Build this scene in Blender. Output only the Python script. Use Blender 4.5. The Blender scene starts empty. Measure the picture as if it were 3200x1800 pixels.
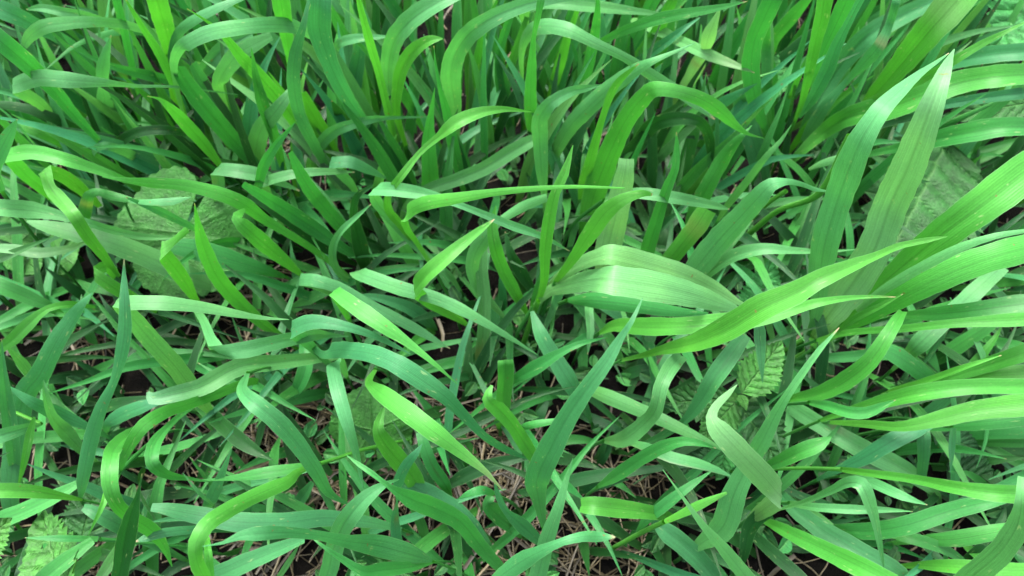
import bpy, math, random
import numpy as np
from mathutils import Vector
rnd = random.Random(11)
scene = bpy.context.scene
COL = scene.collection

# ---------------------------------------------------------------- camera, sky, sun, exposure
cam = bpy.data.cameras.new('camera'); camo = bpy.data.objects.new('camera', cam); COL.objects.link(camo)
camo.location = (0, -0.24, 0.47)
camo.rotation_euler = (math.radians(90) - math.atan2(0.47, 0.24), 0, 0)
cam.sensor_width = 36.0; cam.lens = 18.0 / math.tan(math.radians(34.5))
cam.clip_start = 0.005; cam.clip_end = 200
scene.camera = camo
cam.dof.use_dof = True; cam.dof.focus_distance = 0.31; cam.dof.aperture_fstop = 15.0
SUN_EL, SUN_AZ = math.radians(64), math.radians(-32)
world = bpy.data.worlds.new('World'); scene.world = world; world.use_nodes = True
wt = world.node_tree; wt.nodes.clear()
wo = wt.nodes.new('ShaderNodeOutputWorld'); bg = wt.nodes.new('ShaderNodeBackground'); sky = wt.nodes.new('ShaderNodeTexSky')
sky.sky_type = 'NISHITA'; sky.sun_disc = False; sky.sun_elevation = SUN_EL; sky.sun_rotation = SUN_AZ
sky.dust_density = 3.0; sky.air_density = 0.8
bg.inputs[1].default_value = 0.14
hs = wt.nodes.new('ShaderNodeHueSaturation'); hs.inputs['Saturation'].default_value = 0.3      # thin white overcast
wt.links.new(sky.outputs[0], hs.inputs['Color']); wt.links.new(hs.outputs[0], bg.inputs[0]); wt.links.new(bg.outputs[0], wo.inputs[0])
sun = bpy.data.lights.new('sun', 'SUN'); sun.energy = 1.4; sun.angle = math.radians(32); sun.color = (1, 0.96, 0.9)
suno = bpy.data.objects.new('sun', sun); COL.objects.link(suno)
sd = Vector((math.sin(SUN_AZ) * math.cos(SUN_EL), math.cos(SUN_AZ) * math.cos(SUN_EL), math.sin(SUN_EL)))
suno.rotation_euler = sd.to_track_quat('Z', 'Y').to_euler()
scene.view_settings.view_transform = 'Standard'; scene.view_settings.look = 'None'
scene.view_settings.gamma = 1.0; scene.view_settings.use_curve_mapping = False
scene.view_settings.exposure = 2.68

# ---------------------------------------------------------------- materials
def new_mat(name):
    m = bpy.data.materials.new(name); m.use_nodes = True
    nt = m.node_tree; nt.nodes.clear()
    return m, nt, nt.nodes, nt.links
class NB:
    """small node helper"""
    def __init__(s, nt): s.nt = nt
    def n(s, t, **kw):
        o = s.nt.nodes.new(t)
        for k, v in kw.items(): setattr(o, k, v)
        return o
    def put(s, sock, v):
        if hasattr(v, 'is_linked'): s.nt.links.new(v, sock)
        else: sock.default_value = v
    def math(s, op, a, b=0.0, c=0.0):
        o = s.n('ShaderNodeMath', operation=op)
        s.put(o.inputs[0], a); s.put(o.inputs[1], b); s.put(o.inputs[2], c)
        return o.outputs[0]
    def ramp(s, v, a, b, c=0.0, d=1.0, smooth=True):
        o = s.n('ShaderNodeMapRange', interpolation_type='SMOOTHSTEP' if smooth else 'LINEAR')
        s.put(o.inputs[0], v)
        for i, q in enumerate((a, b, c, d)): o.inputs[i + 1].default_value = q
        return o.outputs[0]
    def mix(s, f, a, b, mode='MIX'):
        o = s.n('ShaderNodeMix', data_type='RGBA', blend_type=mode)
        s.put(o.inputs[0], f); s.put(o.inputs[6], a); s.put(o.inputs[7], b)
        return o.outputs[2]
    def noise(s, vec, scale, detail=2.0, rough=0.5):
        o = s.n('ShaderNodeTexNoise'); s.put(o.inputs['Vector'], vec)
        o.inputs['Scale'].default_value = scale; o.inputs['Detail'].default_value = detail; o.inputs['Roughness'].default_value = rough
        return o.outputs['Fac']
    def vec(s, x, y, z):
        o = s.n('ShaderNodeCombineXYZ'); s.put(o.inputs[0], x); s.put(o.inputs[1], y); s.put(o.inputs[2], z)
        return o.outputs[0]

def blade_material():
    m, nt, N, L = new_mat('grass_blade'); b = NB(nt)
    uv = b.n('ShaderNodeUVMap', uv_map='UVMap'); sep = b.n('ShaderNodeSeparateXYZ'); L.new(uv.outputs[0], sep.inputs[0])
    u, v = sep.outputs[0], sep.outputs[1]                 # u 0..1 across, v metres along
    at = b.n('ShaderNodeAttribute', attribute_name='tint')
    geo = b.n('ShaderNodeNewGeometry')
    seed = b.math('MULTIPLY', at.outputs['Alpha'], 37.0)
    streak = b.noise(b.vec(b.math('MULTIPLY', u, 1.0), b.math('MULTIPLY', v, 0.6), seed), 26.0, 3.0, 0.6)
    blotch = b.noise(b.vec(b.math('MULTIPLY', u, 0.5), b.math('MULTIPLY', v, 28.0), seed), 1.0, 2.0)
    fine = b.noise(geo.outputs['Position'], 900.0, 2.0)
    k = b.math('MULTIPLY', b.ramp(streak, 0.3, 0.7, 0.86, 1.13, False), b.ramp(blotch, 0.25, 0.75, 0.84, 1.15, False))
    k = b.math('MULTIPLY', k, b.ramp(fine, 0.3, 0.7, 0.93, 1.07, False))
    du = b.math('ABSOLUTE', b.math('SUBTRACT', u, 0.5))
    rib = b.ramp(du, 0.012, 0.05, 1.0, 0.0)
    side = b.ramp(b.math('ABSOLUTE', b.math('SUBTRACT', du, 0.24)), 0.006, 0.03, 1.0, 0.0)
    k = b.math('MULTIPLY', k, b.math('SUBTRACT', 1.0, b.math('MULTIPLY', rib, 0.17)))
    k = b.math('MULTIPLY', k, b.math('SUBTRACT', 1.0, b.math('MULTIPLY', side, 0.07)))
    edge = b.ramp(du, 0.46, 0.495, 0.0, 1.0)
    col = b.mix(1.0, at.outputs['Color'], b.vec(k, k, k), 'MULTIPLY')
    col = b.mix(b.ramp(blotch, 0.45, 0.75, 0.0, 0.35), col, b.mix(1.0, col, (1.15, 1.03, 0.8, 1), 'MULTIPLY'))
    col = b.mix(b.math('MULTIPLY', edge, 0.35), col, (0.13, 0.28, 0.12, 1))
    # dry, straw coloured tip; its length differs from blade to blade (second uv layer: 0 base .. 1 tip)
    uv2 = b.n('ShaderNodeUVMap', uv_map='along'); sep2 = b.n('ShaderNodeSeparateXYZ'); L.new(uv2.outputs[0], sep2.inputs[0])
    tipv = b.math('ADD', sep2.outputs[0], b.math('MULTIPLY', b.math('SUBTRACT', streak, 0.5), 0.03))
    dry = b.math('MULTIPLY', b.ramp(tipv, 0.978, 0.998), sep2.outputs[1])
    col = b.mix(dry, col, (0.30, 0.22, 0.13, 1))
    # a few pale fleck scars
    sc = b.noise(b.vec(b.math('MULTIPLY', u, 3.0), b.math('MULTIPLY', v, 60.0), seed), 2.2, 3.0)
    col = b.mix(b.math('MULTIPLY', b.ramp(sc, 0.66, 0.74), 0.5), col, (0.22, 0.32, 0.13, 1))
    # underside a little paler and duller
    col = b.mix(b.math('MULTIPLY', geo.outputs['Backfacing'], 0.4), col, b.mix(1.0, col, (1.15, 1.06, 1.2, 1), 'MULTIPLY'))
    # yellower towards the sheath, and a few small rusty specks
    col = b.mix(b.ramp(sep2.outputs[0], 0.02, 0.40, 0.28, 0.0), col, b.mix(1.0, col, (1.45, 1.08, 0.6, 1), 'MULTIPLY'))
    sp = b.noise(geo.outputs['Position'], 330.0, 1.0)
    col = b.mix(b.math('MULTIPLY', b.ramp(sp, 0.76, 0.80), 0.7), col, (0.12, 0.09, 0.03, 1))
    hgt = b.math('ADD', b.math('MULTIPLY', b.math('SINE', b.math('MULTIPLY', u, 88.0)), 0.5), b.math('MULTIPLY', streak, 1.5))
    bump = b.n('ShaderNodeBump'); bump.inputs['Strength'].default_value = 0.22; bump.inputs['Distance'].default_value = 0.00025
    L.new(hgt, bump.inputs['Height'])
    p = b.n('ShaderNodeBsdfPrincipled'); L.new(col, p.inputs['Base Color']); L.new(bump.outputs[0], p.inputs['Normal'])
    p.inputs['Specular IOR Level'].default_value = 0.25
    b.put(p.inputs['Roughness'], b.ramp(streak, 0.3, 0.7, 0.38, 0.52, False))
    tr = b.n('ShaderNodeBsdfTranslucent'); L.new(b.mix(1.0, col, (1.05, 1.32, 0.5, 1), 'MULTIPLY'), tr.inputs[0])
    mx = b.n('ShaderNodeMixShader'); mx.inputs[0].default_value = 0.29
    L.new(p.outputs[0], mx.inputs[1]); L.new(tr.outputs[0], mx.inputs[2])
    out = b.n('ShaderNodeOutputMaterial'); L.new(mx.outputs[0], out.inputs[0])
    return m

def broad_material():
    m, nt, N, L = new_mat('broad_leaf'); b = NB(nt)
    uv = b.n('ShaderNodeUVMap', uv_map='UVMap'); sep = b.n('ShaderNodeSeparateXYZ'); L.new(uv.outputs[0], sep.inputs[0])
    ve = b.n('ShaderNodeAttribute', attribute_name='vein')
    at = b.n('ShaderNodeAttribute', attribute_name='tint')
    geo = b.n('ShaderNodeNewGeometry')
    n1 = b.noise(geo.outputs['Position'], 130.0, 3.0)
    n2 = b.noise(geo.outputs['Position'], 700.0, 3.0)
    k = b.math('MULTIPLY', b.ramp(n1, 0.3, 0.7, 0.7, 1.3, False), b.ramp(n2, 0.3, 0.7, 0.8, 1.2, False))
    col = b.mix(1.0, at.outputs['Color'], b.vec(k, k, k), 'MULTIPLY')
    vf = b.ramp(ve.outputs['Fac'], 0.45, 0.95, 0.0, 0.28)
    col = b.mix(vf, col, (0.10, 0.25, 0.06, 1))
    bump = b.n('ShaderNodeBump'); bump.inputs['Strength'].default_value = 0.9; bump.inputs['Distance'].default_value = 0.0012
    L.new(b.math('SUBTRACT', b.math('MULTIPLY', n2, 0.8), ve.outputs['Fac']), bump.inputs['Height'])
    p = b.n('ShaderNodeBsdfPrincipled'); L.new(col, p.inputs['Base Color']); L.new(bump.outputs[0], p.inputs['Normal'])
    p.inputs['Roughness'].default_value = 0.6; p.inputs['Specular IOR Level'].default_value = 0.35
    tr = b.n('ShaderNodeBsdfTranslucent'); L.new(b.mix(1.0, col, (1.5, 1.4, 0.5, 1), 'MULTIPLY'), tr.inputs[0])
    mx = b.n('ShaderNodeMixShader'); mx.inputs[0].default_value = 0.14
    L.new(p.outputs[0], mx.inputs[1]); L.new(tr.outputs[0], mx.inputs[2])
    out = b.n('ShaderNodeOutputMaterial'); L.new(mx.outputs[0], out.inputs[0])
    return m

def straw_material():
    m, nt, N, L = new_mat('dry_straw'); b = NB(nt)
    at = b.n('ShaderNodeAttribute', attribute_name='tint'); geo = b.n('ShaderNodeNewGeometry')
    n1 = b.noise(geo.outputs['Position'], 400.0, 3.0)
    k = b.ramp(n1, 0.3, 0.7, 0.65, 1.25, False)
    p = b.n('ShaderNodeBsdfPrincipled'); L.new(b.mix(1.0, at.outputs['Color'], b.vec(k, k, k), 'MULTIPLY'), p.inputs['Base Color'])
    p.inputs['Roughness'].default_value = 0.55
    out = b.n('ShaderNodeOutputMaterial'); L.new(p.outputs[0], out.inputs[0])
    return m

def soil_material():
    m, nt, N, L = new_mat('dark_soil'); b = NB(nt)
    geo = b.n('ShaderNodeNewGeometry')
    n1 = b.noise(geo.outputs['Position'], 60.0, 5.0, 0.65); n2 = b.noise(geo.outputs['Position'], 500.0, 4.0, 0.65)
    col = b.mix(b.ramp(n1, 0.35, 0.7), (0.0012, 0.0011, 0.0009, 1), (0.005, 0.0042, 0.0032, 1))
    bump = b.n('ShaderNodeBump'); bump.inputs['Strength'].default_value = 0.9; bump.inputs['Distance'].default_value = 0.003
    L.new(b.math('ADD', n1, b.math('MULTIPLY', n2, 0.5)), bump.inputs['Height'])
    p = b.n('ShaderNodeBsdfPrincipled'); L.new(col, p.inputs['Base Color']); L.new(bump.outputs[0], p.inputs['Normal'])
    p.inputs['Roughness'].default_value = 0.95; p.inputs['Specular IOR Level'].default_value = 0.1
    out = b.n('ShaderNodeOutputMaterial'); L.new(p.outputs[0], out.inputs[0])
    return m
M_BLADE, M_BROAD, M_STRAW, M_SOIL = blade_material(), broad_material(), straw_material(), soil_material()

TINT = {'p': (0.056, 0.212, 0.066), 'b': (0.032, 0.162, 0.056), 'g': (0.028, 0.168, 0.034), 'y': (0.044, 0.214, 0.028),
        'd': (0.010, 0.062, 0.013), 'w': (0.112, 0.290, 0.112), 'h': (0.082, 0.232, 0.074), 'm': (0.014, 0.082, 0.013), 'r': (0.028, 0.135, 0.017),  # d doubles as undergrowth shade, w as sheen, both put into the colour
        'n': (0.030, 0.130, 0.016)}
def tint_of(c, j=0.1):
    r, g, b_ = TINT[c]
    k = 1 + rnd.uniform(-j, j); h = rnd.uniform(-j, j)
    return (r * k * (1 + h), g * k, b_ * k * (1 - h), rnd.random())

# ---------------------------------------------------------------- geometry helpers
FACE = np.array([0.0, -0.42, 0.90]); FACE /= np.linalg.norm(FACE)     # the leaves turn their faces to the open sky on this side
def unit(a): return a / max(1e-9, np.linalg.norm(a))

class Geo:
    """collects vertices, faces, uvs and tints for one mesh"""
    def __init__(s): s.v = []; s.f = []; s.uv = []; s.al = []; s.t = []; s.n = 0
    def grid(s, P, U, A, tint):
        """P rows x cols x 3; U rows x cols x 2 ; A rows x cols x 2"""
        r, c = P.shape[:2]
        idx = (np.arange(r * c) + s.n).reshape(r, c)
        s.v.append(P.reshape(-1, 3)); s.uv.append(U.reshape(-1, 2)); s.al.append(A.reshape(-1, 2))
        t = np.asarray(tint, float)
        s.t.append(np.broadcast_to(t, (r * c, 4)) if t.ndim == 1 else t.reshape(-1, 4))
        s.f.append(np.stack([idx[:-1, :-1], idx[:-1, 1:], idx[1:, 1:], idx[1:, :-1]], -1).reshape(-1, 4))
        s.n += r * c
    def mesh(s, name, mat, smooth=True, vein=None):
        me = bpy.data.meshes.new(name)
        V = np.concatenate(s.v); F = np.concatenate(s.f); UV = np.concatenate(s.uv); AL = np.concatenate(s.al); T = np.concatenate(s.t)
        me.vertices.add(len(V)); me.vertices.foreach_set('co', V.astype(np.float32).ravel())
        me.loops.add(F.size); me.loops.foreach_set('vertex_index', F.astype(np.int32).ravel())
        me.polygons.add(len(F)); me.polygons.foreach_set('loop_start', np.arange(0, F.size, 4, dtype=np.int32))
        me.polygons.foreach_set('loop_total', np.full(len(F), 4, dtype=np.int32))
        me.update(calc_edges=True)
        for nm, A in (('UVMap', UV), ('along', AL)):
            l = me.uv_layers.new(name=nm); l.data.foreach_set('uv', A[F.ravel()].astype(np.float32).ravel())
        a = me.attributes.new('tint', 'FLOAT_COLOR', 'POINT'); a.data.foreach_set('color', T.astype(np.float32).ravel())
        if vein is not None:
            a = me.attributes.new('vein', 'FLOAT', 'POINT'); a.data.foreach_set('value', vein.astype(np.float32).ravel())
        if smooth: me.polygons.foreach_set('use_smooth', np.ones(len(F), dtype=bool))
        me.materials.append(mat); me.update()
        return me

def link(name, me, parent=None, origin=None):
    o = bpy.data.objects.new(name, me); COL.objects.link(o)
    if parent is not None: o.parent = parent
    return o
def shift(g, origin):
    g.v = [v - origin for v in g.v]

def cr(P, n_per):
    """centripetal Catmull-Rom through rows of P (xyz + extra channels), n_per samples per span"""
    P = np.asarray(P, float)
    if len(P) == 2:
        t = np.linspace(0, 1, n_per[0] + 1)[:, None]; return P[0] * (1 - t) + P[1] * t
    Q = np.vstack([2 * P[0] - P[1], P, 2 * P[-1] - P[-2]])
    tk = [0.0]
    for i in range(len(Q) - 1): tk.append(tk[-1] + max(1e-5, np.linalg.norm(Q[i + 1, :3] - Q[i, :3])) ** 0.5)
    out = []
    for i in range(1, len(Q) - 2):
        t0, t1, t2, t3 = tk[i - 1:i + 3]
        n = n_per[i - 1]
        for t in np.linspace(t1, t2, n, endpoint=False):
            A1 = (t1 - t) / (t1 - t0) * Q[i - 1] + (t - t0) / (t1 - t0) * Q[i]
            A2 = (t2 - t) / (t2 - t1) * Q[i] + (t - t1) / (t2 - t1) * Q[i + 1]
            A3 = (t3 - t) / (t3 - t2) * Q[i + 1] + (t - t2) / (t3 - t2) * Q[i + 2]
            B1 = (t2 - t) / (t2 - t0) * A1 + (t - t0) / (t2 - t0) * A2
            B2 = (t3 - t) / (t3 - t1) * A2 + (t - t1) / (t3 - t1) * A3
            out.append((t2 - t) / (t2 - t1) * B1 + (t - t1) / (t2 - t1) * B2)
    out.append(P[-1]); return np.array(out)

OPEN_SKY = np.array([0.0, -0.22, 0.48])                              # the traced leaves face the open air above the middle of the patch
def flat(a, F): return a - F * np.dot(a, F)

def ribbon(g, pts, tint, step=0.0055, ncol=7, roll=0.0, curl=0.08, dryness=0.0, wave=0.02, r=rnd, face=None, marks=()):
    """a grass blade: pts rows are x, y, z, width, fold flag (metres)"""
    pts = np.asarray(pts, float)
    runs = []; st = 0
    for i in range(1, len(pts) - 1):
        if pts[i, 4] > 0.5: runs.append((st, i)); st = i
    runs.append((st, len(pts) - 1))
    C = []; foldrow = []
    for k, (a, b_) in enumerate(runs):
        seg = pts[a:b_ + 1, :4]
        npr = [max(2, int(np.linalg.norm(seg[i + 1, :3] - seg[i, :3]) / step + 0.5)) for i in range(len(seg) - 1)]
        q = cr(seg, npr)
        if k: foldrow.append(len(C) and sum(len(c) for c in C) - 1); q = q[1:]
        C.append(q)
    C = np.vstack(C); n = len(C)
    C[:, 3] = np.maximum(C[:, 3], 0.0003)
    T = np.zeros((n, 3)); T[1:-1] = C[2:, :3] - C[:-2, :3]; T[0] = C[1, :3] - C[0, :3]; T[-1] = C[-1, :3] - C[-2, :3]
    for fr in foldrow: T[fr] = C[fr, :3] - C[fr - 1, :3]
    T = np.array([unit(t) for t in T])
    FC = np.array([unit(OPEN_SKY - p) for p in C[:, :3]]) if face is None else np.broadcast_to(face, (n, 3))
    S = np.zeros((n, 3)); prev = None; fw = np.ones(n)
    for i in range(n):
        s = np.cross(T[i], FC[i]); l = np.linalg.norm(s)
        if l < 0.2 and prev is not None: s = prev - T[i] * np.dot(prev, T[i])
        s = unit(s)
        if prev is not None and np.dot(s, prev) < 0: s = -s
        if i in foldrow:
            a = unit(flat(T[i], FC[i])); bb = unit(flat(C[i + 1, :3] - C[i, :3], FC[i])); c = a + bb
            c = unit(c) if np.linalg.norm(c) > 0.2 else unit(np.cross(a, FC[i]))
            if np.dot(c, prev) < 0: c = -c
            fw[i] = 1.0 / max(0.6, math.sqrt(max(0.0, 1 - np.dot(c, a) ** 2)))
            S[i] = c; prev = c
            s2 = np.cross(bb, FC[i]); prev = unit(s2) if np.dot(s2, c) > 0 else -unit(s2)
            continue
        S[i] = s; prev = s
    for _ in range(2):
        S2 = S.copy(); S2[1:-1] = S[1:-1] + 0.5 * (S[:-2] + S[2:])
        for fr in foldrow: S2[fr] = S[fr]
        S = np.array([unit(s) for s in S2])
    L = np.concatenate([[0], np.cumsum(np.linalg.norm(np.diff(C[:, :3], axis=0), axis=1))])
    V = L / L[-1]
    NN = np.cross(S, T); NN = np.array([unit(x) for x in NN])
    sg = np.sign((NN * FC).sum(1)); sg[sg == 0] = 1
    # keep one side of the sheet consistent
    ph = r.uniform(0, 6.28); tw = r.uniform(-0.18, 0.18)
    ra = roll + tw * np.sin(V * 5.0 + ph)
    dmp = np.ones(n)
    for fr in foldrow:
        d = np.abs(L - L[fr]); dmp = np.minimum(dmp, np.clip(d / 0.012, 0, 1))
    ra = ra * dmp
    S_ = S * np.cos(ra)[:, None] + NN * np.sin(ra)[:, None]
    N_ = NN * np.cos(ra)[:, None] - S * np.sin(ra)[:, None]
    L_ = L * 1.0; nz = 1 + 0.022 * np.sin(L_ * 410 + ph * 3) + 0.018 * np.sin(L_ * 930 + ph * 7)
    W = 0.97 * nz * C[:, 3] * fw / np.cos(ra)
    us = np.linspace(0, 1, ncol); q = 2 * us - 1
    prof = np.abs(q) ** 1.1
    ph2 = r.uniform(0, 6.28); fq = r.uniform(90, 160)
    off = W[:, None] * (curl * dmp[:, None] * prof[None] * 1.0) * sg[:, None]
    off = off + W[:, None] * wave * np.sin(L * fq + ph2)[:, None] * (q ** 3)[None]
    rib = -0.045 * W[:, None] * (np.abs(q) < 0.01)[None] * sg[:, None]
    P = C[:, None, :3] + S_[:, None] * (q[None, :, None] * W[:, None, None] * 0.5) + N_[:, None] * (off + rib)[..., None]
    U = np.stack([np.broadcast_to(us, (n, ncol)), np.broadcast_to(L[:, None], (n, ncol))], -1)
    A = np.stack([np.broadcast_to(V[:, None], (n, ncol)), np.full((n, ncol), dryness)], -1)
    if marks:
        tint = np.tile(np.asarray(tint, float), (n, ncol, 1))
        for mv, hw, rgb, u0, u1, k in marks:              # scars, dry joints, stains and painted sheen that this blade carries
            wgt = 0.5 * k * np.exp(-((V - mv) / hw) ** 2)[:, None] * ((us >= u0) & (us <= u1))[None]
            tint[..., :3] = tint[..., :3] * (1 - wgt[..., None]) + np.array(rgb) * wgt[..., None]
    g.grid(P, U, A, tint)

def tube(g, pts, tint, sides=7, step=0.006, ry=0.75):
    """rows x, y, z, diameter"""
    pts = np.asarray(pts, float)[:, :4]
    npr = [max(2, int(np.linalg.norm(pts[i + 1, :3] - pts[i, :3]) / step)) for i in range(len(pts) - 1)]
    C = cr(pts, npr); n = len(C)
    T = np.gradient(C[:, :3], axis=0); T = np.array([unit(t) for t in T])
    ref = np.array([0.31, 0.92, 0.2]); A = np.array([unit(np.cross(t, ref)) for t in T]); B = np.cross(T, A)
    th = np.linspace(0, 2 * math.pi, sides + 1)
    P = C[:, None, :3] + C[:, 3, None, None] * 0.5 * (A[:, None] * np.cos(th)[None, :, None] + B[:, None] * np.sin(th)[None, :, None] * ry)
    L = np.concatenate([[0], np.cumsum(np.linalg.norm(np.diff(C[:, :3], axis=0), axis=1))])
    U = np.stack([np.broadcast_to(th / 6.2832, (n, sides + 1)), np.broadcast_to(L[:, None], (n, sides + 1))], -1)
    g.grid(P, U, np.stack([np.zeros((n, sides + 1)), np.zeros((n, sides + 1))], -1), tint)

def tag(o, label=None, cat=None, group=None, kind=None):
    if label: o['label'] = label
    if cat: o['category'] = cat
    if group: o['group'] = group
    if kind: o['kind'] = kind

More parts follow.
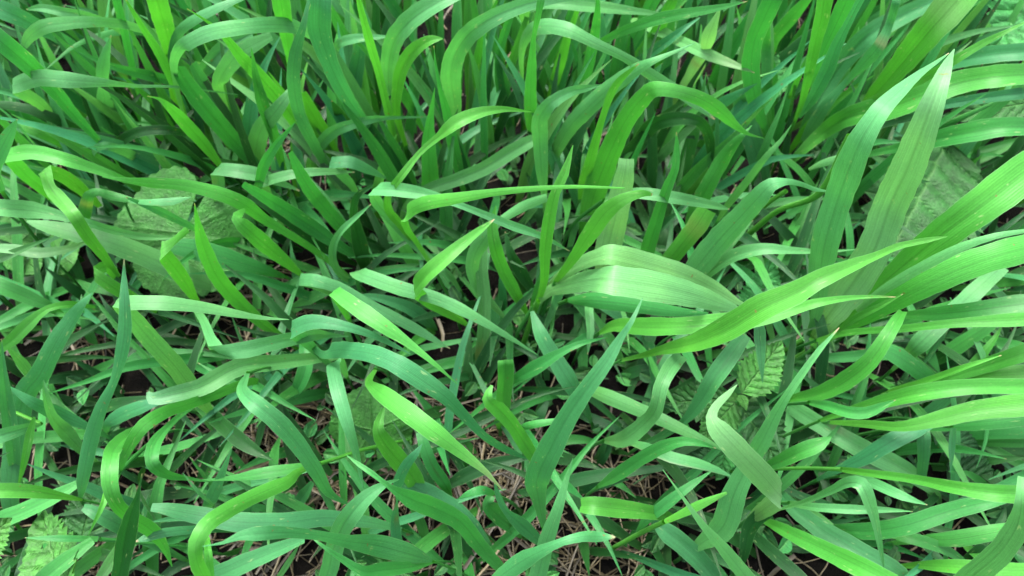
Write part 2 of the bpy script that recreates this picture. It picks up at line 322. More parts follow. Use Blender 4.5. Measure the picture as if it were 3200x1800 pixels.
PLANTS = [
 ('pale arched blade whose left end bends sharply, tip reaching right under the upper left tangle',
  [('p', [-2984,791,1000,68,0,-2708,412,1600,79,1,-2452,330,1750,86,0,-2259,270,1800,81,0,-2136,344,1700,42,0,-2087,503,1500,19,0,-1960,589,1400,15,0,-1711,796,1100,3,0])],
  []),
 ('pale blade arching over the dark upper left corner, its tip drooping on the left',
  [('p', [-2345,1464,900,46,0,-2324,1153,1300,50,0,-2314,983,1500,55,0,-2363,785,1700,62,0,-2546,760,1700,77,0,-2803,896,1500,70,0,-3086,1103,1200,42,0,-3335,1318,900,9,0])],
  []),
 ('short pale blade lying just above the arched one in the upper left corner',
  [('p', [-2660,1448,1000,36,0,-2613,1159,1400,49,0,-2693,1084,1500,55,0,-2795,1111,1500,47,0,-2985,1209,1400,8,0])],
  []),
 ('broad straight green blade slanting out past the left edge below the upper left corner',
  [('g', [-2787,748,300,15,0,-2713,698,600,18,0,-2638,596,900,38,0,-2620,548,1200,63,0,-2561,474,1500,81,0,-2508,382,1800,96,0,-2508,337,2000,97,0,-2585,373,2100,89,0,-2852,544,2000,67,0])],
  []),
 ('dark bluish broad blade filling the extreme upper left corner',
  [('b', [-3011,1525,500,49,0,-3048,1427,900,82,0,-3032,1263,1200,94,0,-3053,1164,1400,114,0,-3146,1144,1500,111,0,-3323,1200,1500,80,0])],
  []),
 ('long bright slender blade rising to the top edge beside the half rolled one, upper left',
  [('y', [-2286,1041,600,28,0,-2101,839,1200,49,0,-2029,751,1500,50,0,-1962,635,1800,32,0,-1907,544,2000,19,0,-1896,525,2100,6,0])],
  []),
 ('wide yellow green half rolled blade leaving the top edge at upper left',
  [('y', [-2428,1223,500,58,0,-2246,1185,1000,88,0,-2077,999,1400,104,0,-1898,762,1800,107,0,-1827,694,2000,102,0,-1814,739,2100,73,0])],
  []),
 ('narrow upright green blade behind the long slender one at upper left',
  [('g', [-2725,1347,500,39,0,-2522,1185,1000,44,0,-2356,1064,1400,48,0,-2228,954,1700,45,0,-2205,965,1800,37,0])],
  []),
 ('large pale ribbed blade curving right in a full arch from a thin foot, upper left',
  [('p', [-2197,896,800,22,0,-1948,624,1400,31,0,-1688,322,1900,46,0,-1467,126,2200,66,0,-1316,88,2300,70,0,-1176,120,2300,67,0,-1112,343,2100,76,0,-1138,720,1700,65,0,-1178,1024,1300,24,0])],
  []),
 ('smaller pale arch tucked behind and above the large ribbed arch',
  [('p', [-2239,1150,1000,44,0,-1952,896,1500,54,0,-1694,703,1800,53,0,-1527,682,1900,42,0,-1420,750,1900,28,0])],
  []),
 ('tapering bright blade with a grey needle tip crossing over the large ribbed arch',
  [('y', [-1428,855,600,64,0,-1426,759,1000,93,0,-1449,644,1400,85,0,-1446,516,1700,64,0,-1417,372,2000,33,0,-1380,205,2250,13,0,-1394,120,2400,2,0])],
  []),
 ('upright dagger shaped blade standing in front of the crossing bright blade',
  [('g', [-1625,768,400,47,0,-1492,579,1000,66,0,-1465,553,1300,74,0,-1400,478,1600,43,0,-1318,393,1900,3,0])],
  []),
 ('broad upright yellow green blade cut by the top edge beside a blue green curved one',
  [('y', [-1554,1258,600,28,0,-1396,1024,1200,50,0,-1237,700,1700,73,0,-1112,435,2100,83,0,-1066,368,2300,85,0])],
  []),
 ('blue green S-curved blade next to the broad upright yellow green one',
  [('b', [-1262,649,500,46,0,-1258,564,900,67,0,-1237,473,1300,73,0,-1153,367,1700,73,0,-1049,276,2000,58,0,-959,233,2200,30,0,-916,283,2300,12,0])],
  []),
 ('very broad blue green blade descending from the top edge, sweeping right to a narrow base',
  [('b', [-789,768,400,28,0,-871,732,700,53,0,-939,632,1100,65,0,-957,493,1500,89,0,-958,428,1800,96,0,-951,408,2000,118,0,-899,360,2200,118,0,-879,411,2300,109,0])],
  []),
 ('yellowish blade with a curled pointed tip, pointing left below the large ribbed arch',
  [('y', [-1972,638,500,27,0,-1936,544,900,67,0,-1886,405,1300,77,0,-1784,196,1700,38,0,-1804,192,1750,17,0,-1837,166,1800,3,0])],
  []),
 ('wide dark green blade running down right beneath the foot of the large ribbed arch',
  [('g', [-1734,677,400,56,0,-1827,709,700,106,0,-1846,632,1100,114,0,-1871,604,1400,100,0,-1843,555,1600,73,0]), ('b', [-1830,806,300,48,0,-1945,948,600,101,0,-2023,1013,900,97,0,-1994,958,1200,58,0])],
  []),
 ('pale blade folded over on a thin stalk below the large ribbed arch',
  [('p', [-2015,1101,500,24,0,-1910,967,900,39,0,-1798,786,1200,81,0,-1616,650,1500,98,0,-1443,583,1700,93,0,-1314,680,1700,43,0]), ('p', [-2203,1289,700,56,0,-2048,1246,900,99,0,-1914,1291,1000,106,0,-1711,1320,1100,52,0])],
  []),
 ('pale short blade with a swollen joint halfway standing at upper left',
  [('p', [-3021,1098,200,60,0,-2852,1077,600,107,0,-2702,990,900,74,0,-2646,934,1000,47,0,-2523,828,1200,69,0,-2398,735,1400,70,0,-2298,702,1550,45,0,-2193,685,1700,3,0])],
  []),
 ('long thin green blade lying nearly level under the pale bent blade at upper left',
  [('g', [-2197,1307,600,38,0,-2328,1185,800,64,0,-2410,1058,1000,69,0,-2484,936,1200,41,0,-2569,916,1300,23,0,-2635,908,1400,3,0])],
  []),
 ('small pale arched leaf hooked over a dark arch at left',
  [('p', [-2509,760,300,29,0,-2516,664,600,63,0,-2490,551,850,59,0,-2509,476,1000,49,0,-2675,561,850,42,0,-2842,675,600,9,0])],
  []),
 ('dull green blade arching low over a dark hollow at left',
  [('d', [-3054,796,200,58,0,-2825,773,500,83,0,-2551,675,800,69,0,-2305,590,1000,62,0,-2166,600,1000,58,0,-2109,718,800,35,0,-2100,842,500,9,0])],
  []),
 ('bright yellow green blade bent back at the left edge, reaching toward the lobed leaf',
  [('y', [-3004,353,600,61,0,-2856,185,1100,78,0,-2675,26,1500,77,1,-2460,-33,1600,78,0,-2298,-75,1600,71,0,-2203,-60,1500,56,0,-2113,-48,1400,36,0,-2098,-3,1300,11,0])],
  []),
 ('twisted long blade, tip just above the round lobed leaf, passing right into the sward',
  [('y', [-1025,-129,300,26,0,-1215,-67,600,42,0,-1310,-111,900,47,0,-1406,-126,1100,60,0,-1450,-159,1300,79,0,-1522,-166,1400,77,0,-1694,-169,1500,62,0,-1811,-223,1600,53,0,-1885,-277,1700,26,0,-1973,-293,1750,4,0])],
  []),
 ('bluish wedge shaped blade tip at the left edge above the bent yellow green blade',
  [('b', [-2639,-157,1600,81,0,-2382,-223,1900,68,0,-2200,-285,2100,35,0,-2108,-316,2200,2,0])],
  []),
 ('arched yellowish blade low behind the bent blade near the left edge',
  [('y', [-2983,865,300,29,0,-3062,830,500,56,0,-3103,776,700,67,0,-3175,762,800,61,0,-3275,806,800,26,0])],
  []),
 ('thin wiry pale blade coming in diagonally from the left edge',
  [('p', [-3034,564,900,8,0,-3001,539,1100,16,0,-3038,568,1200,12,0,-3051,553,1300,4,0])],
  []),
 ('dark blade arching low along the left edge under the broad straight one',
  [('d', [-2901,884,400,38,0,-2919,821,700,72,0,-2976,778,900,69,0,-3087,770,1000,59,0,-3266,802,1000,51,0,-3524,878,900,35,0])],
  []),
 ("yellow green blade folded at its top, dropping past the lobed leaf's left side",
  [('y', [-2677,259,800,67,0,-2635,176,1100,78,0,-2608,78,1300,70,1,-2477,-99,1400,57,0,-2388,-192,1450,76,0,-2221,-355,1500,67,0,-2232,-374,1350,66,0,-2268,-360,1100,51,0,-2326,-334,800,16,0])],
  []),
 ('small curved blade with upturned point in front of the brown spotted elbow, upper left',
  [('g', [-1703,291,600,35,0,-1480,110,1100,46,0,-1348,31,1400,58,0,-1224,10,1600,41,0,-1137,24,1700,20,0,-1069,1,1800,2,0])],
  []),
 ('pale yellowish blade bent flat with a brown spotted elbow, left of centre top',
  [('p', [-1968,315,500,35,0,-1807,249,900,73,0,-1700,155,1200,76,1,-1584,109,1250,82,0,-1443,113,1200,83,0,-1364,189,1000,40,0,-1304,210,900,8,0])],
  []),
 ('pale short blade curving right from an elbow, below the blue green S-curved blade',
  [('p', [-1539,250,600,43,0,-1514,210,900,65,0,-1450,129,1100,62,0,-1311,104,1200,57,0,-1163,132,1200,53,0,-1041,209,1100,35,0,-953,277,1000,6,0])],
  []),
 ('pale blade bent over at a vertical crease beside the yellow rolled stalk',
  [('p', [-1067,459,600,53,0,-1083,359,900,66,0,-1079,271,1100,71,1,-956,244,1150,74,0,-870,296,1000,56,0,-802,375,800,13,0])],
  []),
 ('rolled yellow stalk like blade standing straight up to the top edge, left of centre',
  [('y', [-840,928,100,40,0,-806,807,500,46,0,-804,822,900,52,0,-797,778,1300,48,0,-772,631,1700,50,0,-752,525,2000,33,0,-734,447,2200,19,0,-730,411,2300,2,0])],
  []),
 ('very broad pale blade arching right to the top edge behind a bright yellow leaf',
  [('p', [-838,1062,400,58,0,-821,1047,900,79,0,-744,916,1300,105,0,-619,700,1700,109,0,-490,624,1900,103,0,-344,628,2000,87,0,-192,713,2000,61,0])],
  []),
 ('bright lime leaf curling over to the right in front of the very broad pale arch',
  [('y', [-763,943,400,29,0,-752,822,900,52,0,-679,684,1300,71,0,-575,478,1700,78,0,-454,302,2000,65,0,-371,248,2100,38,0,-327,252,2100,5,0])],
  []),
 ('slim blade with a needle tip rising right of the bright lime leaf',
  [('g', [-352,668,300,47,0,-380,655,700,79,0,-391,568,1200,56,0,-380,321,1700,24,0,-381,286,1900,11,0,-367,206,2100,2,0])],
  []),
 ('upright spear blade with broad base below the needle tipped one',
  [('g', [-573,555,300,122,0,-540,494,700,113,0,-506,448,1100,80,0,-458,398,1400,34,0,-404,312,1700,2,0])],
  []),
 ('broad pale blade folding over in a tall arch right of the bright lime leaf',
  [('p', [-430,1020,300,78,0,-393,1027,700,91,0,-378,871,1200,131,0,-298,692,1600,111,0,-172,540,1900,95,0,-35,535,2000,80,0,133,609,2000,60,0,338,760,1900,49,0,481,822,1800,7,0])],
  []),
 ('long pale blade lying flat along the top edge right of centre',
  [('p', [95,1694,800,47,0,98,1221,1400,73,0,231,1044,1600,69,0,460,1017,1600,73,0,710,1089,1500,47,0,961,1272,1300,17,0])],
  []),
 ('long blade arching from a thin base, running diagonally behind the glossy bowed leaf',
  [('p', [65,1013,1000,22,0,55,850,1400,39,0,80,680,1700,65,0,151,439,2000,79,0,265,312,2100,69,0,395,278,2050,51,0,565,330,1900,47,0,737,404,1700,60,0,923,464,1500,59,0,1054,446,1400,45,0,1175,434,1300,8,0])],
  []),
 ('glossy broad yellow green leaf bowed in a high arch with a white sheen',
  [('y', [503,273,400,108,0,536,319,800,159,0,570,273,1200,131,0,594,166,1600,105,0,622,48,1900,90,0,656,-57,2100,72,0,750,-73,2100,60,0,886,-31,2000,68,0,1035,68,1800,72,0,1177,140,1600,42,0,1272,168,1500,18,0,1399,216,1400,3,0])],
  []),
 ('twisted upright blade rising to the top edge in front of the thin based long arch',
  [('g', [123,851,800,79,0,107,564,1400,69,0,103,382,1800,48,0,103,261,2100,22,0,118,200,2300,30,0,132,211,2400,35,0,151,293,2400,6,0])],
  []),
 ('bright horizontal blade with its tip at the top right of centre above the needle tips',
  [('g', [498,1342,900,18,0,590,1159,1200,42,0,700,949,1500,58,0,846,820,1700,66,0,964,747,1800,54,0,1111,782,1800,36,0,1279,832,1800,3,0])],
  []),
 ('broad pale leaf slanting up right with a fine tip, crossing behind the long diagonal blade',
  [('p', [276,750,500,74,0,357,681,900,102,0,434,513,1300,108,0,531,403,1600,93,0,616,290,1850,67,0,690,216,2000,32,0,805,276,2000,16,0,894,324,2000,3,0])],
  []),
 ('narrow bright twisted blade standing in front of the broad pale slanting leaf',
  [('y', [464,389,700,69,0,470,273,1200,58,0,476,184,1600,35,0,492,115,1900,39,0,523,30,2100,24,0,566,-1,2200,4,0])],
  []),
 ('pale leaf with a crisp elbow, arm pointing right, foot straight down, top centre',
  [('p', [219,420,500,36,0,185,349,900,74,0,163,369,1200,93,0,156,286,1500,87,0,209,258,1650,70,0,295,321,1650,56,0,415,488,1500,37,0,521,604,1400,6,0])],
  []),
 ('very long bright blade looping from the centre sward up and right to a fine tip',
  [('y', [-586,0,500,17,0,-651,-56,900,47,0,-669,-185,1300,47,0,-611,-278,1600,36,0,-528,-333,1800,38,0,-427,-262,1900,28,0,-332,-249,2000,36,0,-253,-255,2100,64,0,-166,-203,2100,53,0,-50,-91,2000,31,0,101,63,1800,3,0])],
  []),
 ('pale yellow blade folded at left and stretching right to a thin point past the centre',
  [('p', [-418,-103,400,43,0,-573,-48,600,50,0,-700,-28,900,64,0,-746,-125,1300,65,0,-692,-262,1600,66,1,-567,-331,1700,71,0,-418,-358,1700,58,0,-275,-411,1700,32,0,-119,-419,1600,39,0,12,-418,1500,47,0,149,-412,1400,34,0,311,-388,1200,3,0])],
  []),
 ('pale flat blade slanting up right under the crisp elbowed leaf',
  [('p', [-695,357,500,71,0,-541,358,700,77,0,-363,360,800,84,0,-175,379,900,91,0,-26,416,1000,90,0,118,438,1100,72,0,215,489,1100,16,0])],
  []),
 ('pair of tall broad blades rising from one base, left of the fan of sheaths',
  [('g', [1913,996,300,19,0,1757,948,600,55,0,1561,846,1000,102,0,1445,820,1300,112,0,1362,732,1600,97,0,1301,586,1900,96,0,1274,507,2100,91,0,1280,501,2200,76,0,1325,619,2200,26,0]), ('g', [1953,1111,200,25,0,1853,1162,500,67,0,1748,1197,800,73,0,1700,1303,1000,62,0,1643,1274,1200,34,0])],
  []),
 ('fan of yellow green blades and sheaths rising from one pale joint at upper right',
  [('y', [1883,845,800,22,0,1856,835,1000,38,0,1781,778,1300,56,0,1702,722,1600,67,0,1608,615,1900,76,0,1547,580,2100,78,0]), ('y', [1870,1027,800,18,0,1836,968,1000,34,0,1801,914,1200,29,0,1812,948,1300,8,0]), ('b', [1912,862,800,18,0,1888,790,1100,75,0,1843,715,1400,85,0,1770,622,1700,65,0,1736,568,1900,41,0,1711,525,2100,39,0]), ('g', [2039,1173,800,54,0,1934,1013,1200,75,0,1887,938,1500,101,0,1814,822,1800,94,0,1757,733,2000,75,0])],
  [('y', [1961,1098,200,20,0,1936,1053,500,21,0,1891,957,700,22,0,1836,968,1000,19,0]), ('g', [1953,915,100,24,0,1950,943,400,25,0,1883,845,800,23,0])]),
 ('wide dull bluish blade slanting to the top edge behind the fan of sheaths',
  [('b', [2215,1246,400,98,0,2287,1357,600,105,0,2340,1403,800,130,0,2414,1411,1000,143,0,2556,1452,1100,123,0,2716,1476,1200,104,0,2937,1586,1200,88,0])],
  []),
 ('bluish blade with a pinkish dry joint, slanting up right toward the widest top right leaf',
  [('b', [2155,1065,500,95,0,2176,1074,700,73,0,2237,1093,900,44,0,2210,980,1200,83,0,2200,924,1400,71,0,2223,981,1500,47,0,2164,954,1700,45,0,2209,1081,1700,15,0])],
  []),
 ('dark yellow green blade leaning right out of the shade between tall pair and sheath fan',
  [('g', [1958,1726,400,61,0,1905,1668,700,87,0,1889,1534,1000,90,0,1865,1377,1300,59,0,1860,1290,1500,32,0]), ('d', [1924,1712,300,62,0,1996,1656,500,89,0,2079,1616,700,105,0,2170,1577,900,83,0,2275,1609,1000,55,0])],
  []),
 ('widest top right leaf, very broad with a whitish band at the top edge',
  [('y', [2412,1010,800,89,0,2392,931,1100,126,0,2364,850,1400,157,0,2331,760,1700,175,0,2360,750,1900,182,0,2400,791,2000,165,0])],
  []),
 ('broad bright yellow blade leaving the right edge behind the twin pale drooping blades',
  [('y', [2029,849,400,57,0,2153,901,600,101,0,2192,789,900,129,0,2273,609,1200,160,0,2396,544,1400,152,0,2529,532,1500,134,0,2641,478,1600,123,0,2865,497,1600,109,0,3175,571,1500,67,0])],
  []),
 ('pale bluish blade leaving the right edge just above the broad bright yellow one',
  [('b', [2771,1197,800,55,0,2803,1054,1100,93,0,2866,926,1300,105,0,3039,860,1400,102,0,3259,850,1400,71,0])],
  []),
 ('dull bluish blade leaving the right edge just below the broad bright yellow one',
  [('b', [2739,1053,600,56,0,2820,889,900,61,0,3015,857,1000,68,0,3236,812,1100,75,0,3444,812,1100,50,0])],
  []),
 ('narrow brilliant green blade with its point at the right edge over the corner nettle leaf',
  [('y', [2236,791,1000,51,0,2208,554,1400,57,0,2208,395,1700,49,0,2141,216,2000,42,0,2213,219,2100,34,0,2273,200,2200,18,0,2406,275,2200,6,0])],
  []),
 ('left of the twin pale drooping blades, its tip curving to the upper right',
  [('p', [1808,-512,700,71,0,1725,-448,1000,126,0,1616,-428,1400,143,0,1569,-385,1700,134,0,1500,-411,2000,132,0,1476,-408,2200,106,0,1517,-351,2300,82,0,1624,-245,2300,61,0,1724,-157,2300,34,0,1852,-42,2250,17,0,1963,62,2200,4,0])],
  []),
 ('right of the twin pale drooping blades, whitest and straightest, over the big nettle leaf',
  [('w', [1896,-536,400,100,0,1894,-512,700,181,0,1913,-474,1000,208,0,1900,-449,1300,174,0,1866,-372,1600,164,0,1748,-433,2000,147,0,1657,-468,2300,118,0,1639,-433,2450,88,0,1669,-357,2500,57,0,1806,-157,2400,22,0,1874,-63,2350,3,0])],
  []),
 ('broad bent blade leaving the right edge with a pale sheen band below the nettle stem',
  [('g', [2326,622,700,35,0,2433,533,900,59,0,2490,369,1200,101,0,2544,257,1400,118,0,2657,213,1500,108,0,2822,213,1500,93,0,3061,257,1400,59,0])],
  []),
 ('great fan of broad blades from one joint at lower right, spreading to the right edge',
  [('y', [1998,-545,600,32,0,2057,-490,900,83,0,2136,-449,1200,135,0,2197,-434,1500,166,0,2295,-392,1700,179,0,2481,-271,1800,177,0,2655,-169,1800,128,0]), ('y', [1836,-667,500,32,0,1941,-633,700,54,0,1945,-701,1100,99,0,2008,-719,1400,132,0,2134,-708,1600,138,0,2269,-693,1700,135,0,2469,-643,1700,130,0,2633,-614,1700,74,0]), ('p', [1890,-654,1000,29,0,1898,-676,1300,47,0,1948,-701,1600,50,0,2027,-709,1800,42,0,2116,-713,1900,29,0,2270,-686,1900,17,0,2362,-673,1900,3,0]), ('y', [1853,-685,800,23,0,1831,-740,1100,35,0,1879,-758,1300,27,0,1936,-748,1400,5,0])],
  [('y', [1736,-581,200,43,0,1868,-554,400,46,0,1836,-667,500,36,0]), ('y', [1711,-681,200,43,0,1900,-624,500,32,0,1949,-633,700,39,0])]),
 ('long pale green blade sweeping from lower centre to the right, tapering above the great fan',
  [('y', [616,-863,800,19,0,696,-879,900,29,0,771,-963,1200,54,0,863,-1047,1500,92,0,931,-1106,1800,113,0,1011,-1108,2000,112,0,1113,-1093,2100,93,0,1177,-1067,2150,77,0,1306,-1008,2150,57,0,1460,-927,2100,32,0,1638,-819,2000,28,0,1756,-793,2000,22,0,1836,-777,2000,3,0])],
  []),
 ('flat bright blade under the long sweeping one, with a small twisted reddish tip at right',
  [('y', [511,-654,700,23,0,577,-697,900,67,0,665,-794,1100,98,0,827,-883,1300,93,0,1030,-907,1400,97,0,1190,-925,1500,81,0,1334,-900,1550,56,0,1409,-896,1600,43,0,1567,-869,1600,25,0,1692,-862,1600,15,0,1781,-864,1600,2,0])],
  []),
 ('stout shoot in the middle carrying the broad ribbed leaf bent flat at a bright crease',
  [('h', [134,-478,700,32,0,199,-465,850,61,0,316,-586,1200,105,0,394,-787,1640,126,0,414,-849,1760,133,0,458,-866,1780,141,0,660,-858,1700,144,0,890,-806,1500,121,0,1074,-758,1300,74,0,1184,-741,1200,28,0]), ('h', [228,-439,900,46,0,310,-544,1300,76,0,401,-667,1630,81,0,445,-693,1700,98,0,490,-700,1700,104,0,630,-679,1600,107,0,852,-664,1450,98,0,1066,-650,1250,76,0,1194,-670,1150,35,0,1271,-670,1100,4,0]), ('y', [145,-447,600,32,0,178,-474,1000,45,0,169,-507,1400,61,0,176,-512,1700,63,0,198,-483,1900,48,0,234,-447,2000,41,0,265,-375,2100,2,0]), ('g', [127,-361,400,34,0,151,-380,700,48,0,180,-352,900,31,0,155,-356,1400,3,0])],
  [('y', [71,-493,100,40,0,100,-500,400,35,0,134,-512,700,35,0,150,-540,900,30,0])]),
 ('broad dull blade lying beneath the broad ribbed leaf',
  [('g', [333,-442,700,32,0,451,-540,900,90,0,658,-614,1000,95,0,873,-654,1000,65,0,1104,-623,900,15,0])],
  []),
 ('bright lime blade bending right at its tip just above the broad ribbed leaf',
  [('y', [245,-474,1000,30,0,307,-594,1500,52,0,349,-693,1900,76,0,395,-712,2100,71,0,452,-721,2200,48,0,523,-695,2200,32,0,588,-634,2100,11,0])],
  []),
 ('long thin level blade spanning the centre above the ribbed leaf, coiled at its left',
  [('y', [-476,-262,800,24,0,-543,-224,1000,30,0,-544,-364,1400,41,0,-500,-468,1700,63,0,-399,-547,1900,65,0,-244,-620,2050,51,0,-99,-661,2150,33,0,52,-711,2250,24,0,232,-733,2300,15,0,437,-739,2300,6,0])],
  []),
 ('pale blade arching right behind the blunt torn blade above the broad ribbed leaf',
  [('p', [536,9,1100,31,0,670,-149,1400,63,0,843,-175,1400,67,0,1025,-104,1250,59,0,1188,-36,1100,38,0,1281,11,1000,6,0])],
  []),
 ('pale blunt blade with a torn square end standing behind the broad ribbed leaf',
  [('w', [556,-226,800,151,0,566,-189,1000,153,0,566,-202,1300,133,0,569,-186,1500,113,0,567,-177,1650,86,0,567,-150,1700,76,0])],
  []),
 ('upright blade with a kinked tip right of the blunt torn blade',
  [('g', [836,-105,700,90,0,821,-144,1100,75,0,802,-193,1500,55,0,807,-198,1700,39,0,797,-162,1800,29,0,777,-142,1900,3,0])],
  []),
 ('broad blue green blade arching up right from behind the broad ribbed leaf',
  [('p', [1020,-339,600,65,0,1079,-317,900,146,0,1128,-317,1200,137,0,1155,-363,1500,114,0,1156,-437,1800,93,0,1180,-441,1900,66,0,1243,-426,1900,36,0,1354,-367,1800,25,0,1527,-263,1600,20,0,1652,-209,1500,3,0])],
  []),
 ('yellow spotted blunt blade half hidden behind the broad blue green one',
  [('y', [979,-98,500,102,0,1037,-97,800,113,0,1082,-90,1000,124,0,1117,-54,1100,114,0])],
  []),
 ('pale arched blade pointing right between broad blue green blade and the twin drooping ones',
  [('p', [1149,-284,600,49,0,1178,-326,900,69,0,1251,-351,1100,74,0,1365,-375,1200,65,0,1507,-384,1200,43,0,1733,-334,1100,22,0,1988,-261,1000,3,0])],
  []),
 ('long blue green sabre blade with its needle tip under the broad ribbed leaf, lower centre',
  [('b', [173,-1716,500,29,0,133,-1646,900,73,0,114,-1637,1300,114,0,162,-1593,1700,103,0,228,-1522,1950,76,0,287,-1469,2100,63,0,343,-1415,2200,52,0,388,-1348,2250,28,0,422,-1309,2300,19,0,461,-1231,2300,6,0,469,-1215,2300,1,0])],
  []),
 ('tall blue green pointed blade standing in front of the pale horizontal one at left',
  [('b', [-2219,-1620,800,20,0,-2062,-1593,1100,57,0,-1899,-1488,1400,66,0,-1719,-1430,1700,50,0,-1581,-1387,1900,32,0,-1468,-1327,2100,50,0,-1424,-1274,2200,46,0,-1394,-1215,2300,33,0,-1388,-1144,2350,14,0,-1372,-1110,2400,1,0])],
  []),
 ('long pale blade folded at its left end, lying level below the round lobed leaf',
  [('p', [-1755,-1054,700,82,0,-1775,-987,1000,98,0,-1794,-948,1300,92,0,-1753,-957,1600,73,0,-1713,-981,1800,63,1,-1586,-1036,1900,66,0,-1447,-1039,1900,64,0,-1323,-1013,1800,51,0,-1215,-997,1700,35,0,-1131,-971,1600,18,0,-1037,-956,1550,3,0])],
  []),
 ('glossy yellow blade crooked like an elbow in front of the round lobed leaf',
  [('y', [-1899,-425,700,48,0,-1828,-474,1000,82,0,-1779,-513,1300,83,0,-1738,-556,1500,72,1,-1692,-511,1500,40,0,-1679,-372,1400,34,0])],
  []),
 ('bright pointed blade rising over the right side of the round lobed leaf',
  [('y', [-1408,-557,300,34,0,-1488,-562,600,64,0,-1552,-549,900,83,0,-1522,-599,1300,82,0,-1480,-599,1600,70,0,-1391,-638,1900,26,0,-1321,-676,2100,2,0])],
  []),
 ('pale blade entering at the left edge and twisting thin across the round lobed leaf',
  [('p', [-1940,-60,800,5,0,-2174,-120,900,39,0,-2287,-166,1050,46,0,-2352,-206,1200,44,0,-2475,-195,1250,58,0,-2592,-193,1300,93,0,-2695,-242,1400,94,0,-2880,-208,1400,84,0,-3026,-192,1400,35,0])],
  []),
 ('broad greyish blade lying across the middle of the round lobed leaf',
  [('p', [-1897,-178,300,35,0,-2041,-175,500,127,0,-2258,-133,700,139,0,-2434,-118,850,119,0,-2658,-74,900,103,0,-2845,-28,900,56,0,-2914,-9,900,12,0]), ('g', [-1518,-69,300,27,0,-1583,-127,500,76,0,-1765,-152,700,130,0,-1932,-144,800,128,0,-2071,-145,850,79,0])],
  []),
 ('short folded blade peeping out left of the tall pointed one at left',
  [('y', [-2229,-442,700,48,0,-2254,-473,900,76,0,-2290,-465,1000,74,0,-2321,-450,1050,66,1,-2337,-345,950,68,0,-2462,-228,600,50,0])],
  []),
 ('broad green blade slanting down from the left edge at mid height',
  [('g', [-3151,-334,800,94,0,-3014,-396,800,94,0,-2910,-416,700,87,0,-2816,-438,600,57,0,-2828,-427,400,34,0])],
  []),
 ('bright bent blade making a flat arch near the left edge below mid height',
  [('y', [-3064,-751,600,47,0,-2833,-734,800,68,0,-2695,-672,900,67,0,-2588,-614,950,37,0,-2524,-565,900,45,0,-2479,-486,700,16,0])],
  []),
 ('broad bluish blade leaning right, lower left, left of the tall pointed one',
  [('b', [-2898,-1550,300,92,0,-2834,-1293,500,113,0,-2738,-1045,700,119,0,-2553,-987,900,107,0,-2383,-870,1100,90,0,-2277,-786,1200,68,0,-2175,-744,1300,34,0,-2142,-691,1300,4,0])],
  []),
 ('pale blade folded at its left on a descending arm, above the bare straw',
  [('p', [-1821,-557,900,23,0,-1643,-748,1100,42,0,-1484,-955,1300,52,0,-1391,-1062,1400,76,1,-1274,-1045,1400,82,0,-1155,-962,1300,72,0,-1054,-840,1100,63,0,-1035,-710,800,30,0,-953,-675,700,4,0])],
  []),
 ('blue tinged blade with a flared crease where the long level blade ends, tip pointing right',
  [('b', [-1085,-787,500,32,0,-1091,-851,1000,57,0,-1034,-986,1500,81,1,-946,-997,1600,76,0,-864,-1013,1650,65,0,-731,-1039,1650,44,0,-628,-1041,1550,30,0,-551,-1046,1450,22,0,-484,-1067,1400,4,0])],
  []),
 ('broad pale blade with a frayed blue end lying over the bare straw at left',
  [('p', [-1012,-670,400,49,0,-1167,-816,700,69,0,-1309,-918,900,87,0,-1427,-999,1050,97,0,-1591,-1132,1100,94,0,-1694,-1184,1150,83,0,-1789,-1205,1150,59,0,-1819,-1170,1150,13,0])],
  []),
 ('bright double bladed shoot looping down in a big C at lower left',
  [('y', [-1511,-915,600,46,0,-1567,-1091,900,57,0,-1576,-1249,1200,52,0,-1550,-1390,1500,59,0,-1570,-1474,1600,62,0,-1664,-1533,1500,52,0,-1789,-1595,1300,24,0,-1838,-1639,1200,3,0]), ('y', [-1890,-1122,700,44,0,-1879,-1302,1000,47,0,-1793,-1480,1350,67,0,-1677,-1628,1600,66,0,-1657,-1721,1600,66,0,-1662,-1782,1500,56,0,-1680,-1806,1300,59,0,-1673,-1831,1100,68,0,-1691,-1874,900,39,0,-1720,-1942,700,4,0])],
  []),
 ('thin pale needle hanging below the big C loop at lower left',
  [('y', [-1771,-1671,1400,23,0,-1744,-1772,1450,25,0,-1787,-1835,1400,14,0,-1856,-1881,1300,2,0])],
  []),
 ('green blade hooked in a small C on the edge of the bare straw',
  [('g', [-1700,-912,500,24,0,-1739,-1132,800,29,0,-1745,-1295,1000,34,0,-1705,-1459,1200,63,0,-1671,-1547,1250,62,0,-1667,-1567,1100,45,0,-1634,-1544,900,20,0,-1556,-1539,800,3,0])],
  []),
 ('shoot leaning left over the straw with a bright ribbon curling down to the bottom edge',
  [('g', [-1010,-1442,800,21,0,-1083,-1487,900,47,0,-1239,-1526,950,60,0,-1419,-1541,900,27,0,-1640,-1531,800,3,0]), ('y', [-984,-1460,900,20,0,-1001,-1578,1200,37,0,-967,-1693,1500,62,0,-1029,-1795,1700,63,0,-1050,-1888,1900,63,0,-1069,-1951,2000,60,0,-1094,-2013,2000,55,0,-1117,-2066,1900,52,0,-1148,-2113,1700,50,0,-1212,-2185,1400,22,0]), ('y', [-1337,-1885,1300,23,0,-1279,-1970,1400,33,0,-1292,-2032,1300,28,0,-1348,-2089,1100,18,0])],
  [('y', [-863,-1327,600,29,0,-939,-1389,700,26,0,-997,-1455,850,27,0])]),
 ('blue green blade with sheen near its upper end slanting down across the bare straw',
